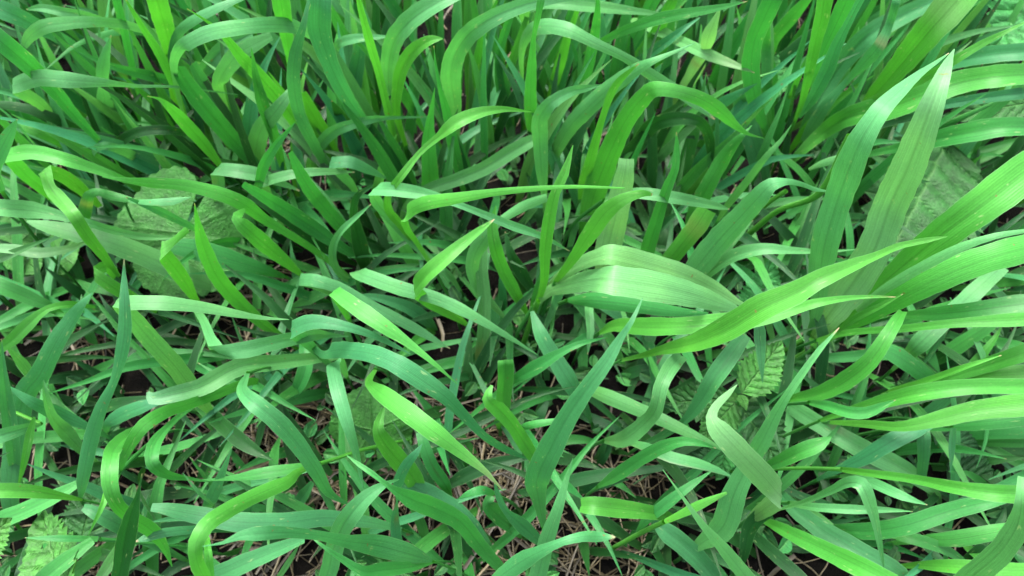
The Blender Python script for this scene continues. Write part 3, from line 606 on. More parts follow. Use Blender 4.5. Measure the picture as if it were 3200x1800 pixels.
  [('b', [-1204,-1203,1500,18,0,-1139,-1355,1700,50,0,-1038,-1446,1800,70,0,-976,-1486,1750,76,0,-916,-1543,1600,73,0,-869,-1619,1400,64,0,-864,-1661,1100,38,0,-814,-1672,900,7,0])],
  []),
 ('dark blade lying low on the bare straw at lower left',
  [('d', [-2067,-841,200,50,0,-1844,-1010,400,79,0,-1617,-1191,600,82,0,-1430,-1324,700,72,0,-1289,-1400,700,4,0])],
  []),
 ('dark spear blade with a dry grey needle tip near the bottom edge at left',
  [('d', [-1864,-2095,900,75,0,-1732,-1983,1200,71,0,-1590,-1900,1500,77,0,-1489,-1846,1700,47,0,-1433,-1815,1800,18,0,-1385,-1750,1900,1,0])],
  []),
 ('broad bluish blunt blade lying level near the bottom, left of centre',
  [('b', [-627,-1697,300,23,0,-763,-1678,400,59,0,-1013,-1684,600,92,0,-1146,-1722,700,103,0,-1386,-1739,800,101,0,-1607,-1708,850,87,0,-1723,-1692,900,59,0,-1797,-1685,900,40,0])],
  []),
 ('bluish notched blade end left of the dark spear near the bottom',
  [('b', [-1903,-1819,400,44,0,-1972,-1766,600,84,0,-2002,-1745,800,87,0,-2068,-1711,900,66,0,-2134,-1685,900,33,0])],
  []),
 ('narrow pale blue blade between the dark spear and the bright curling ribbon',
  [('b', [-1518,-1755,700,41,0,-1551,-1801,950,39,0,-1632,-1829,1050,44,0,-1697,-1861,1100,37,0,-1739,-1878,1100,6,0])],
  []),
 ('shoot at the bottom edge with two broad blue green leaves reaching left',
  [('b', [-395,-1926,800,16,0,-489,-1918,1000,94,0,-601,-1910,1200,95,0,-671,-1936,1500,54,0,-734,-1956,1800,35,0,-800,-1978,2000,42,0,-859,-1998,2100,49,0,-916,-2006,2100,27,0,-965,-2027,2100,11,0,-1030,-2038,2100,2,0]), ('g', [-405,-1920,700,17,0,-485,-1977,1000,56,0,-553,-2022,1300,63,0,-606,-2049,1500,43,0,-669,-2016,1600,26,0,-729,-1980,1700,13,0,-779,-1946,1700,3,0])],
  []),
 ('pale yellowish blade rising from the bottom edge and leaning right over the straw gap',
  [('p', [-1026,-2088,400,78,0,-902,-1966,800,85,0,-784,-1870,1200,84,0,-671,-1825,1500,83,0,-587,-1769,1600,60,0,-525,-1726,1600,27,0,-481,-1682,1500,3,0])],
  []),
 ('slender pale blade hanging straight down over the pale veined leaf, lower left of centre',
  [('p', [-982,-855,500,24,0,-932,-926,900,65,0,-898,-1042,1200,66,0,-832,-1222,1300,73,0,-783,-1363,1250,60,0,-765,-1451,1100,39,0,-769,-1521,900,20,0,-768,-1580,800,3,0])],
  []),
 ('brilliant yellow green blade slanting down right with a dry pinkish tip, lower centre',
  [('y', [-722,-994,1000,21,0,-691,-1163,1300,38,0,-630,-1266,1500,54,0,-543,-1372,1700,73,0,-417,-1485,1800,80,0,-307,-1567,1800,74,0,-206,-1620,1700,48,0,-100,-1683,1600,22,0,-39,-1731,1500,2,0])],
  []),
 ('curled leaf with a white glint and blue tip beneath the brilliant slanting blade',
  [('y', [-512,-1533,400,60,0,-532,-1489,700,106,0,-584,-1458,1000,99,0,-615,-1433,1200,82,0,-627,-1404,1300,56,0,-619,-1346,1300,37,0,-604,-1295,1300,3,0])],
  []),
 ('narrow bluish blade with brown specks hanging beside the curled leaf with the glint',
  [('b', [-642,-1805,300,67,0,-637,-1695,500,51,0,-574,-1653,900,13,0,-529,-1627,1200,49,0,-466,-1590,1400,44,0,-415,-1568,1500,29,0,-391,-1528,1500,3,0])],
  []),
 ('twisted blade with a knotted thin tip widening to the lower right near bottom centre',
  [('g', [-23,-1944,300,44,0,-161,-1832,600,76,0,-250,-1772,1000,83,0,-343,-1766,1300,88,0,-423,-1780,1600,70,0,-483,-1764,1750,21,0,-546,-1724,1800,21,0,-595,-1693,1800,18,0,-648,-1656,1800,2,0])],
  []),
 ('wide dull blade lying low under the twisted knotted one',
  [('b', [-162,-1755,200,77,0,-283,-1649,400,119,0,-426,-1567,500,125,0,-542,-1516,600,101,0,-603,-1489,700,42,0])],
  []),
 ('green blade with brown slits below the brilliant slanting blade',
  [('g', [-347,-1520,300,8,0,-379,-1480,500,67,0,-436,-1418,700,71,0,-466,-1344,800,63,0,-491,-1272,800,50,0])],
  []),
 ('long bluish blade from a curled blunt foot with a sheen stripe, left of centre',
  [('b', [-1150,-759,800,30,0,-985,-948,1100,41,0,-893,-1011,1300,78,0,-743,-1110,1550,78,0,-591,-1193,1700,80,0,-477,-1261,1750,84,0,-384,-1308,1700,85,0,-295,-1344,1600,69,0,-213,-1377,1400,48,0,-135,-1407,1200,38,0,-22,-1399,900,34,0,91,-1396,700,7,0])],
  []),
 ('straight yellowish blade creased at its upper left end, running down right, centre left',
  [('y', [-915,-656,900,30,0,-893,-710,1200,41,0,-856,-781,1500,64,1,-716,-917,1600,79,0,-593,-1004,1600,72,0,-474,-1074,1550,42,0,-353,-1158,1500,21,0,-255,-1218,1400,3,0])],
  []),
 ('pale narrow blade bent at a square left end, above the straight yellowish creased one',
  [('p', [-1120,-339,600,41,0,-1143,-430,900,61,0,-1159,-509,1100,69,1,-1041,-570,1200,70,0,-931,-584,1150,64,0,-781,-630,1050,50,0,-639,-694,1000,58,0,-502,-737,900,52,0,-349,-793,800,3,0])],
  []),
 ('light green blade with rounded hooked top ending at the square bent blade',
  [('y', [-1351,-132,400,17,0,-1349,-208,700,57,0,-1365,-300,1100,96,0,-1361,-380,1400,82,0,-1392,-371,1500,60,0,-1403,-250,1400,14,0])],
  []),
 ('sheaf of three parallel green blades combed down right, left of centre',
  [('g', [-942,66,200,27,0,-1106,40,500,69,0,-1247,25,800,98,0,-1318,-45,1100,84,0,-1324,-166,1400,63,0,-1355,-230,1600,33,0]), ('d', [-1128,108,200,37,0,-1256,70,500,87,0,-1346,35,800,81,0,-1434,29,1000,70,0,-1530,46,1100,31,0]), ('g', [-973,104,300,27,0,-1095,129,600,85,0,-1134,85,900,88,0,-1131,-4,1200,82,0,-1112,-84,1500,62,0,-1105,-108,1700,26,0])],
  []),
 ('thin pale C-shaped blade curling round beside the dark spear in the centre left',
  [('p', [-1033,-119,300,26,0,-1075,-175,500,42,0,-1069,-226,800,48,0,-1022,-233,1000,46,0,-927,-249,1200,36,0,-830,-227,1300,25,0,-743,-217,1400,3,0])],
  []),
 ('dark bluish spear leaf hanging point up in the centre left hollow',
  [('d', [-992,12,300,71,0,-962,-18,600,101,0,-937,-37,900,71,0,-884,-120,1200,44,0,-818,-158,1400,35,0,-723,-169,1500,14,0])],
  []),
 ('bright blade folded like a hook in the middle, its arm pointing up right',
  [('y', [-280,-508,500,25,0,-370,-560,800,69,0,-450,-646,1100,57,0,-485,-726,1400,66,1,-395,-770,1650,77,0,-290,-728,1750,66,0,-190,-630,1750,43,0,-120,-534,1700,22,0,-83,-501,1700,3,0])],
  []),
 ('long blade with a square cut left end running down right under the hooked one',
  [('p', [-876,-406,1000,82,0,-784,-538,1200,78,0,-573,-643,1250,76,0,-398,-696,1250,68,0,-259,-764,1250,61,0,-124,-824,1200,41,0,12,-870,1100,24,0,136,-910,1000,3,0])],
  []),
 ('blade with a shiny band hanging down right of the hooked one',
  [('y', [110,-362,300,17,0,23,-348,600,73,0,-55,-335,900,77,0,-95,-350,1200,72,0,-108,-294,1300,57,0,-85,-225,1400,3,0])],
  []),
 ('dull pale blade arching in a wide S behind the shiny banded one',
  [('p', [-10,-409,300,9,0,-126,-363,500,50,0,-218,-317,700,72,0,-226,-282,900,85,0,-158,-257,1100,89,0,-82,-215,1200,44,0,50,-111,1200,59,0,205,28,1100,46,0])],
  []),
 ('low upright pale blade with a yellowed bruise near its foot, centre',
  [('p', [-199,-617,200,86,0,-181,-509,400,83,0,-172,-375,600,81,0,-184,-253,800,71,0,-166,-175,900,47,0])],
  []),
 ("dark blue green blade in shade left of the stout shoot's joint",
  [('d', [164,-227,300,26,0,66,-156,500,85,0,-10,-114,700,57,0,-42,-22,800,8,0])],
  []),
 ('short glossy strap bent over at the top, lower centre',
  [('y', [-65,-1076,400,87,0,-45,-1064,800,87,0,-32,-1040,1100,85,0,-33,-1019,1200,83,1,-31,-965,800,73,0])],
  []),
 ('glossy lime blade curling away from the short strap toward the sabre blade',
  [('y', [159,-1423,600,36,0,72,-1405,1000,73,0,-7,-1372,1300,68,0,-72,-1360,1500,71,0,-108,-1350,1600,46,0,-88,-1296,1600,12,0])],
  []),
 ("straight bluish blade running down right beneath the stout shoot's joint",
  [('b', [454,-995,300,49,0,331,-916,600,108,0,251,-824,700,99,0,166,-710,800,83,0,115,-560,800,23,0])],
  []),
 ('bright green blade tapering up right to a fine tip, left of the sabre blade',
  [('g', [-46,-940,600,23,0,42,-1031,1000,56,0,133,-1049,1200,73,0,227,-1025,1300,45,0,322,-997,1350,29,0,473,-937,1300,3,0])],
  []),
 ('small pale leaf hanging straight down under the broad ribbed leaf',
  [('p', [493,-289,500,50,0,456,-512,700,55,0,458,-641,700,47,0,446,-747,600,3,0])],
  []),
 ('pale yellow blade curving down left below the long sweeping blade',
  [('p', [531,-1239,500,30,0,607,-1308,800,92,0,676,-1288,1000,81,0,704,-1269,1200,71,0,712,-1202,1300,70,0,758,-1115,1300,77,0,855,-992,1200,67,0])],
  []),
 ('straight pale bluish blade running down left beside the nettle sprig',
  [('b', [776,-1228,400,23,0,856,-1229,600,45,0,928,-1214,800,43,0,981,-1161,1000,82,0,1022,-1094,1150,94,0,1094,-1006,1200,93,0,1175,-905,1250,67,0])],
  []),
 ('drooping grey green blade tip with split end hanging above the nettle sprig',
  [('b', [1161,-886,1400,39,0,1195,-921,1400,51,0,1210,-962,1350,58,0,1218,-1046,1300,39,0,1241,-1140,1200,4,0])],
  []),
 ("large glossy blade with a bright white patch, lying diagonally over the nettle sprig's lower leaf",
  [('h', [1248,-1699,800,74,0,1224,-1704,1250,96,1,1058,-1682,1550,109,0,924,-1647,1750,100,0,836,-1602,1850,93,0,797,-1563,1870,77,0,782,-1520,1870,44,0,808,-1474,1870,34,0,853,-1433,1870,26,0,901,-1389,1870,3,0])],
  []),
 ('long broad blade leaning right under the glossy white patched one, with a fine tip',
  [('p', [997,-1813,600,70,0,1037,-1781,900,124,0,1030,-1676,1200,110,0,1053,-1590,1400,76,0,1059,-1543,1600,73,0,1061,-1490,1800,48,0,1065,-1458,1950,31,0,1095,-1409,2050,27,0,1139,-1348,2150,20,0,1200,-1287,2200,2,0])],
  []),
 ('short rounded leaf with a hooked tip right of the glossy white patched blade',
  [('g', [1384,-1423,600,44,0,1377,-1453,900,68,0,1423,-1451,1100,78,0,1493,-1432,1150,64,0,1550,-1399,1150,5,0])],
  []),
 ('dull green blade in a low arch left of the glossy white patched one',
  [('g', [480,-1498,500,22,0,553,-1498,800,69,0,631,-1490,1100,64,0,704,-1485,1300,61,0,775,-1488,1400,42,0,863,-1503,1400,24,0,928,-1508,1350,3,0])],
  []),
 ('flat greyish blade running right behind the low dull arch',
  [('p', [403,-860,400,32,0,519,-996,600,84,0,665,-1100,700,81,0,821,-1214,800,71,0,989,-1301,800,49,0,1150,-1346,700,14,0])],
  []),
 ('pale pinkish edged blade under the low dull arch',
  [('p', [645,-1239,500,23,0,721,-1324,700,50,0,838,-1408,800,63,0,973,-1442,800,56,0,1087,-1465,750,35,0,1181,-1492,700,4,0])],
  []),
 ('short wide strap with a dark left end lying near bottom centre',
  [('y', [890,-1649,400,45,0,727,-1675,700,76,0,527,-1692,900,92,0,399,-1698,1000,90,0,339,-1685,950,72,0])],
  []),
 ('yellow jointed stem slanting up right beside the short wide strap',
  [('y', [752,-1755,900,24,0,876,-1717,1100,44,0,993,-1676,1200,12,0]), ('g', [683,-1743,500,22,0,706,-1705,600,42,0,777,-1654,700,62,0,889,-1580,800,48,0,1038,-1484,800,7,0])],
  [('y', [580,-1784,200,31,0,689,-1750,500,32,0,752,-1755,900,30,0])]),
 ('straight spear blade pointing up left from the bottom edge, right of centre',
  [('p', [1189,-2107,900,69,0,1023,-2027,1200,70,0,858,-1952,1500,49,0,738,-1896,1700,28,0,658,-1825,1800,13,0,566,-1735,1900,1,0])],
  []),
 ('wide low blue green blade under the straight spear at the bottom',
  [('b', [1140,-1979,300,80,0,959,-1839,500,107,0,808,-1745,600,91,0,742,-1691,600,21,0])],
  []),
 ('blue green blade with twisted blunt tip crossing the bottom edge in the centre',
  [('b', [-90,-2056,1100,60,0,28,-2007,1400,78,0,115,-1986,1600,47,0,194,-1965,1700,31,0,271,-1946,1700,41,0,365,-1931,1600,37,0,412,-1933,1600,5,0])],
  []),
 ("upright pale blade rising from the bottom edge below the sabre blade's foot",
  [('p', [101,-2071,600,88,0,134,-1965,900,83,0,161,-1870,1200,72,0,201,-1774,1400,46,0,232,-1682,1500,23,0,255,-1617,1600,2,0])],
  []),
 ('bright channelled blade from a pale collar running to the bottom edge at lower right',
  [('y', [1341,-1698,600,28,0,1320,-1751,800,47,0,1320,-1855,1100,68,0,1379,-1951,1300,80,0,1420,-2039,1500,86,0,1491,-2113,1600,82,0])],
  []),
 ('broad dark blue green blade lying behind the bright channelled one at lower right',
  [('b', [1984,-1969,600,123,0,1803,-1852,600,118,0,1658,-1709,500,101,0,1563,-1569,400,75,0,1553,-1459,300,23,0])],
  []),
 ('yellow stem lying level at lower right, its leaf reaching the right edge',
  [('y', [1673,-1497,900,27,0,1704,-1590,1200,37,0,1776,-1660,1400,41,0,1824,-1737,1600,54,0,1917,-1779,1700,68,0,2073,-1784,1700,74,0,2180,-1779,1700,42,0])],
  [('y', [1464,-1423,600,26,0,1559,-1467,800,26,0,1658,-1509,950,29,0])]),
 ('blade kinked at its top and hanging down to a point at lower right',
  [('p', [1428,-1643,600,14,0,1455,-1663,900,26,0,1430,-1691,1300,36,0,1392,-1718,1600,49,0,1393,-1748,1700,58,0,1431,-1795,1650,53,0,1486,-1860,1550,33,0,1555,-1943,1400,22,0,1645,-2027,1200,2,0])],
  []),
 ('broad bright blade bowed along the bottom right corner',
  [('p', [2122,-2087,800,109,0,2046,-2027,1200,99,0,2005,-1967,1500,92,0,1971,-1896,1700,77,0,1917,-1825,1850,45,0,1940,-1751,1850,30,0])],
  []),
 ('broad flat blade curving up right above the bottom right bow',
  [('g', [1762,-1729,500,58,0,1848,-1768,700,89,0,1959,-1768,900,91,0,2114,-1723,1000,83,0,2257,-1698,1100,63,0,2373,-1686,1100,13,0])],
  []),
 ('shoot at right with two long bright blades spreading level to the right edge, low',
  [('y', [1663,-1210,800,21,0,1738,-1218,1000,41,0,1816,-1235,1200,65,0,1907,-1257,1400,80,0,2065,-1266,1500,72,0,2364,-1266,1500,66,0,2511,-1273,1500,36,0]), ('y', [1799,-1160,600,22,0,1888,-1228,800,43,0,1990,-1302,1000,54,0,2109,-1298,1100,79,0,2256,-1282,1200,97,0,2484,-1282,1300,107,0,2646,-1268,1300,57,0])],
  []),
 ('dull blade reaching the right edge under the two long bright level blades',
  [('g', [2179,-1170,500,31,0,2373,-1206,700,66,0,2503,-1244,900,90,0,2683,-1246,1000,95,0,2821,-1239,1000,54,0])],
  []),
 ('bent leaf with its tip kinked upward in front of the two level blades at right',
  [('g', [1541,-1176,1000,27,0,1551,-1262,1200,52,0,1595,-1324,1300,56,0,1651,-1340,1350,55,0,1700,-1327,1400,37,0,1745,-1312,1450,2,0])],
  []),
 ("pale broad blade curving down left below the great fan's joint",
  [('y', [1627,-994,500,47,0,1669,-1064,800,80,0,1710,-1090,1100,95,0,1753,-1060,1300,84,0,1795,-991,1400,70,0,1867,-900,1400,58,0,1971,-796,1300,40,0])],
  []),
 ('straight grey green blade slanting under the great fan toward the lower right',
  [('p', [2320,-768,600,47,0,2301,-767,800,105,0,2439,-648,900,97,0,2632,-490,900,98,0,2775,-372,1000,83,0])],
  []),
 ('low green blade bending down right beneath the great fan',
  [('g', [2494,-896,500,87,0,2296,-864,700,99,0,2146,-823,800,97,0,2060,-775,800,45,0])],
  []),
 ('green blade with a white glossy end at the right edge, under the great fan',
  [('g', [2182,-631,900,30,0,2197,-764,1200,76,0,2272,-836,1400,84,0,2466,-848,1500,95,0,2629,-834,1500,57,0])],
  []),
 ('narrow bright blade running level to the right edge beneath the glossy ended one',
  [('y', [1817,-657,600,24,0,1877,-737,900,37,0,2006,-846,1200,41,0,2155,-907,1400,45,0,2440,-931,1500,69,0,2598,-925,1500,38,0])],
  []),
 ('broad bright blade reaching the right edge just above the two long level ones',
  [('y', [2315,-921,500,47,0,2417,-981,800,88,0,2508,-1031,1000,98,0,2682,-1054,1100,102,0,2852,-1054,1100,54,0])],
  []),
 ('fine pointed bright blade with a wide neighbour near the right edge, lower half',
  [('y', [2070,-1057,800,29,0,2107,-1112,1200,33,0,2158,-1126,1400,25,0,2257,-1114,1500,2,0]), ('y', [2380,-981,800,44,0,2488,-979,1000,77,0,2613,-971,1200,87,0,2800,-912,1200,61,0])],
  []),
 ('wide dull diagonal blade with a pink spot at lower right',
  [('p', [2463,-1497,300,46,0,2201,-1399,500,104,0,1954,-1312,600,111,0,1778,-1169,550,98,0,1675,-1002,400,95,0,1635,-841,200,34,0])],
  []),
 ('dark blue blade crossing the pink spotted one at lower right',
  [('b', [1826,-1406,500,45,0,1895,-1389,700,79,0,1981,-1343,850,90,0,2110,-1287,900,83,0,2225,-1244,900,42,0]), ('b', [2167,-1250,800,57,0,2143,-1308,900,69,0,2179,-1372,800,63,0,2294,-1443,500,52,0])],
  []),
 ('small blue green drop shaped blade pointing down at right below the level blades',
  [('b', [2306,-1280,900,28,0,2330,-1358,800,32,0,2346,-1469,700,2,0])],
  []),
 ('pale pointed blade lying right of the kinked hanging one',
  [('p', [1884,-1466,600,44,0,1887,-1553,800,55,0,1958,-1633,900,46,0,2071,-1674,900,3,0])],
  []),
 ('thin level blade passing behind the kinked hanging one',
  [('p', [1498,-1608,600,29,0,1557,-1666,800,41,0,1713,-1695,900,46,0,1877,-1698,900,23,0,1990,-1706,900,3,0])],
  []),
 ('low green blade tapering to the bottom right beneath the broad flat one',
  [('g', [2011,-1743,500,29,0,2097,-1786,600,63,0,2258,-1839,600,56,0,2455,-1926,500,4,0])],
  []),
 ('dull broad blade running level behind the bottom right bow',
  [('g', [2180,-1785,500,43,0,2283,-1807,700,82,0,2434,-1790,800,80,0,2609,-1764,800,67,0])],
  []),
 ('narrow upright blade reaching the top edge right of centre, left of three slanting stalks',
  [('g', [520,1309,400,59,0,507,1163,900,71,0,507,1058,1300,65,0,476,851,1700,37,0,453,760,1900,14,0])],
  []),
 ('green slanting blade rising to the top edge right of the narrow upright one',
  [('g', [786,1632,400,60,0,830,1564,700,76,0,884,1509,1000,90,0,905,1401,1300,85,0,928,1313,1500,65,0])],
  []),
 ('yellowish slanting blade beside the green slanting one under the bright horizontal tip',
  [('y', [852,1566,400,50,0,912,1513,700,76,0,987,1448,1000,81,0,1012,1366,1300,67,0,1044,1382,1400,33,0])],
  []),
 ('pale tattered blade with a brown withered joint, upper right of centre',
  [('w', [1204,1284,500,77,0,1218,1197,800,100,0,1210,1088,1100,90,0,1214,1073,1150,59,0,1178,977,1400,88,0,1178,949,1550,46,0,1184,946,1650,8,0])],
  []),
 ('pale blade with a brownish stained tip pointing right toward the tall pair',
  [('p', [859,1760,800,29,0,927,1615,900,74,0,1083,1261,1100,69,0,1229,975,1250,70,0,1347,851,1300,40,0,1459,788,1300,3,0])],
  []),
 ('blue green tapering blade under the bright horizontal one, tip pointing up right',
  [('b', [867,1483,600,58,0,950,1342,900,72,0,1041,1273,1100,61,0,1124,1274,1200,30,0,1219,1357,1200,3,0])],
  []),
 ('bluish pointed blade beyond the glossy bowed leaf, tip near the tall pair',
  [('b', [1250,1018,600,56,0,1344,878,900,78,0,1428,812,1100,42,0,1504,796,1200,3,0])],
  []),
 ('broad green blade tapering up to meet the tip of the glossy bowed leaf',
  [('g', [1192,250,600,104,0,1208,249,900,98,0,1244,281,1100,87,0,1267,262,1300,53,0,1298,257,1400,22,0,1343,308,1400,3,0])],
  []),
 ('thin pale blade leaning right with its tip in the shade below the sheath fan',
  [('p', [1336,160,800,41,0,1343,77,1200,45,0,1349,18,1500,32,0,1398,44,1600,21,0,1425,68,1700,2,0])],
  []),
 ('dull banded blade arched over the dark hollow right of the glossy bowed leaf',
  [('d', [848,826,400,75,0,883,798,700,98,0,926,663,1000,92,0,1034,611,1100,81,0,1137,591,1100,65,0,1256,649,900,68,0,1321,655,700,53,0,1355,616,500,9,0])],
  []),
 ('broad shaded blue blade in the dark behind the tall pair at upper right',
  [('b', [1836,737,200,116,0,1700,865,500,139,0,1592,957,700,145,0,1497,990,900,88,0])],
  []),
 ('smooth yellow stems slanting through the dark hollow right of centre',
  [('p', [1801,296,1000,16,0,1855,299,1050,40,0,1932,300,1100,47,0,2032,311,1150,16,0])],
  [('y', [1508,250,100,43,0,1576,190,400,45,0,1653,131,800,38,0,1774,46,1100,46,0,1763,79,1600,35,0]), ('y', [1573,316,100,34,0,1687,358,500,36,0,1771,348,700,34,0])]),
 ('upright yellowish blade in shadow left of the narrow upright one, under the thin based arch',
  [('y', [292,1447,300,50,0,315,1382,600,76,0,343,1306,900,72,0,365,1284,1100,52,0,401,1261,1300,33,0,415,1200,1500,24,0]), ('g', [196,1534,200,72,0,237,1577,500,89,0,309,1541,800,84,0,380,1534,1000,54,0,409,1513,1200,44,0])],
  []),
 ('pair of shaded upright stalks under the tall arch at top centre',
  [('g', [-32,1268,300,60,0,-88,1332,600,67,0,-83,1342,900,63,0,-27,1298,1200,51,0,23,1289,1400,41,0]), ('y', [-238,1481,200,51,0,-267,1525,500,59,0,-226,1503,800,56,0,-160,1440,1100,35,0,-95,1401,1300,17,0])],
  []),
 ('dull grey blade standing in the gap right of the broadest descending blade',
  [('b', [-1229,1318,300,100,0,-1136,1357,600,124,0,-1042,1342,900,90,0,-995,1320,1100,44,0])],
  []),
 ('slim pale blade arching level behind the rolled yellow stalk',
  [('p', [-1211,1318,900,36,0,-1086,1136,1200,59,0,-960,1069,1300,57,0,-846,1080,1300,33,0,-740,1085,1300,7,0])],
  []),
 ('curved pale arch low beneath the broadest descending blade',
  [('p', [-1450,841,300,86,0,-1324,765,600,81,0,-1164,649,900,76,0,-1013,549,1100,65,0,-879,596,1100,49,0,-788,695,1000,25,0,-543,789,900,9,0])],
  []),
 ('pale arch curving left of the upturned point, upper left of centre',
  [('p', [-1846,783,300,124,0,-1749,753,600,127,0,-1565,621,1000,108,0,-1378,493,1300,85,0,-1286,524,1400,53,0,-1241,644,1400,15,0])],
  []),
 ('yellow dark blade filling behind the blue green S-curved one',
  [('y', [-1267,915,200,59,0,-1323,958,500,94,0,-1339,907,800,97,0,-1321,812,1100,66,0]), ('d', [-1080,903,200,59,0,-1136,958,500,103,0,-1140,873,800,79,0,-1123,747,1100,8,0])],
  []),
 ('bright glossy leaf entering at the left edge near the bottom, ending at a pale joint',
  [('y', [-2206,-1630,800,14,0,-2247,-1633,900,33,0,-2312,-1639,1050,64,0,-2406,-1653,1150,69,0,-2527,-1666,1150,50,0])],
  []),
 ('pale leaf at the left edge joined to a slanting stem, lower left',
  [('p', [-2531,-1232,800,14,0,-2538,-1280,900,48,0,-2593,-1350,1000,74,0,-2718,-1378,1000,60,0])],
  [('g', [-3055,-1020,600,30,0,-2772,-1130,700,29,0,-2533,-1228,800,26,0])]),
 ("dull bluish blade crossing above the left edge stem and the tall pointed blade's foot",
  [('b', [-2420,-1170,500,38,0,-2510,-1145,700,81,0,-2543,-1143,900,56,0,-2633,-1089,1000,14,0])],
  []),
 ('pale crooked blade with thin upper end beside the broad bluish leaning blade, lower left',
  [('p', [-2488,-1282,400,46,0,-2505,-1222,600,82,0,-2424,-1215,900,49,0,-2365,-1153,1100,27,0,-2357,-1107,1150,3,0])],
  []),
 ('narrow yellowish upright blade near the left edge, lower left',
  [('y', [-2687,-1509,600,7,0,-2563,-1415,800,35,0,-2510,-1315,900,41,0,-2447,-1253,1000,14,0])],
  []),
 ('dull broad blade slanting up from the left edge over the bottom left nettle leaf',
  [('g', [-2721,-1748,700,82,0,-2477,-1680,800,88,0,-2300,-1610,850,67,0,-2191,-1537,850,27,0])],
  []),
 ('green blade slanting from the bottom edge beside the bottom left nettle leaf',
  [('g', [-2250,-2037,900,82,0,-2123,-1941,950,76,0,-2020,-1850,950,38,0])],
  []),
 ('thin level blade pointing left just above the bottom left nettle leaf',
  [('g', [-2023,-1837,900,26,0,-2153,-1849,1000,32,0,-2318,-1846,1000,3,0])],
  []),
 ('dull bluish blade slanting up right from the bottom edge right of the bright curling ribbon',
  [('b', [-1647,-2011,500,84,0,-1416,-1955,700,100,0,-1196,-1885,800,79,0,-1013,-1837,900,39,0])],
  []),
 ('thin needle blade rising from the bottom edge, left of the pale leaning one',
  [('p', [-1240,-1985,500,28,0,-1127,-1911,700,30,0,-1034,-1859,900,3,0])],
  []),
 ('bluish blade with a fine tip standing up behind the bright curling ribbon',
  [('b', [-1717,-1606,400,45,0,-1578,-1579,700,70,0,-1476,-1528,900,40,0,-1368,-1432,1100,2,0])],
  []),
 ('tiny pale sliver leaning left beside the bright curling ribbon',
  [('p', [-1521,-1660,800,7,0,-1532,-1634,1000,19,0,-1585,-1562,1100,3,0])],
  []),
 ('bluish blade passing right beneath the frayed blue ended blade',
  [('b', [-2347,-1154,500,46,0,-2177,-1153,700,81,0,-1967,-1141,850,64,0,-1844,-1121,900,28,0])],
  []),
 ('torn green blade hanging down onto the straw below the blue tinged flared one',
  [('g', [-1241,-683,600,47,0,-1210,-801,600,86,0,-1259,-888,500,79,0,-1323,-936,400,48,0])],
  []),
 ("short bluish blade standing on the straw right of the bright ribbon's stem",
  [('b', [-1295,-1576,200,55,0,-1189,-1533,400,68,0,-1086,-1495,600,29,0])],
  []),
 ("small leaf pointing left over the straw near the sabre blade's foot",
  [('g', [-90,-1600,800,27,0,-153,-1611,950,46,0,-218,-1631,950,33,0,-270,-1646,900,3,0])],
  []),
 ("twisted bluish blade falling right toward the sabre blade's foot",
  [('b', [152,-1813,600,42,0,44,-1768,900,72,0,-32,-1735,1100,31,0,-62,-1694,1200,31,0,-79,-1649,1300,6,0])],
  []),
 ('short round topped leaf in the straw left of the twisted bluish blade',
  [('g', [14,-1690,300,75,0,-74,-1653,500,102,0,-127,-1620,700,63,0,-106,-1586,700,42,0])],
  []),
 ('dark bluish blade lying low over the straw gap in the lower centre',
  [('d', [-411,-1474,300,31,0,-253,-1405,400,84,0,-61,-1361,500,67,0,89,-1331,500,30,0])],
  []),
 ("small bent green blade left of the sabre blade's middle",
  [('g', [60,-1350,900,14,0,56,-1368,1200,38,0,117,-1378,1300,37,0,242,-1359,1300,19,0])],
  []),
 ('short pale blade near the left edge above the broad bluish leaning one',
  [('p', [-2888,-860,400,40,0,-2875,-809,600,62,0,-2845,-791,800,15,0])],
  []),
 ('slim bluish spear hugging the left edge in the lower half',
  [('b', [-2905,-1398,300,47,0,-2736,-1273,700,72,0,-2622,-1147,1000,62,0,-2457,-1136,1300,38,0,-2304,-1076,1600,2,0])],
  []),
 ('greyish pink tinged blade curving in from the left edge at mid height',
  [('p', [-2526,-157,900,16,0,-2560,-222,950,39,0,-2698,-286,1000,61,0,-2858,-260,1000,61,0,-3013,-251,1000,38,0])],
  []),
 ('thin green blade rising from the left edge over the greyish pink tinged one',
  [('g', [-3134,-262,800,55,0,-2850,-286,1000,45,0,-2516,-300,1200,3,0])],
  []),
 ('thin bluish blade running down right across the round lobed leaf',
  [('b', [-1964,39,700,25,0,-1921,-46,900,40,0,-1938,-108,1100,45,0,-1950,-176,1300,43,0,-2017,-208,1450,7,0])],
  []),
 ('small pale blade pointing right across the top of the round lobed leaf',
  [('p', [-2237,7,1100,8,0,-1971,-202,1400,28,0,-1843,-271,1500,34,0,-1742,-267,1500,41,0,-1652,-241,1500,3,0])],
  []),
 ('blade with a yellow scarred elbow just left of the round lobed leaf',
  [('g', [-2697,107,700,75,0,-2518,39,1000,71,0,-2378,-22,1200,52,0,-2304,-38,1250,44,0,-2249,-31,1200,52,0,-2138,-58,1200,30,0])],
  []),
 ("dark curled blade below the glossy white patched blade's folded end",
  [('d', [1270,-1846,400,51,0,1257,-1745,600,77,0,1273,-1706,800,74,0,1294,-1717,900,39,0])],
  []),
 ('bright blade lying along the bottom edge near the right corner',
  [('y', [2132,-1924,600,41,0,2190,-1954,800,72,0,2321,-1977,900,70,0,2479,-1983,900,64,0])],
  []),
]
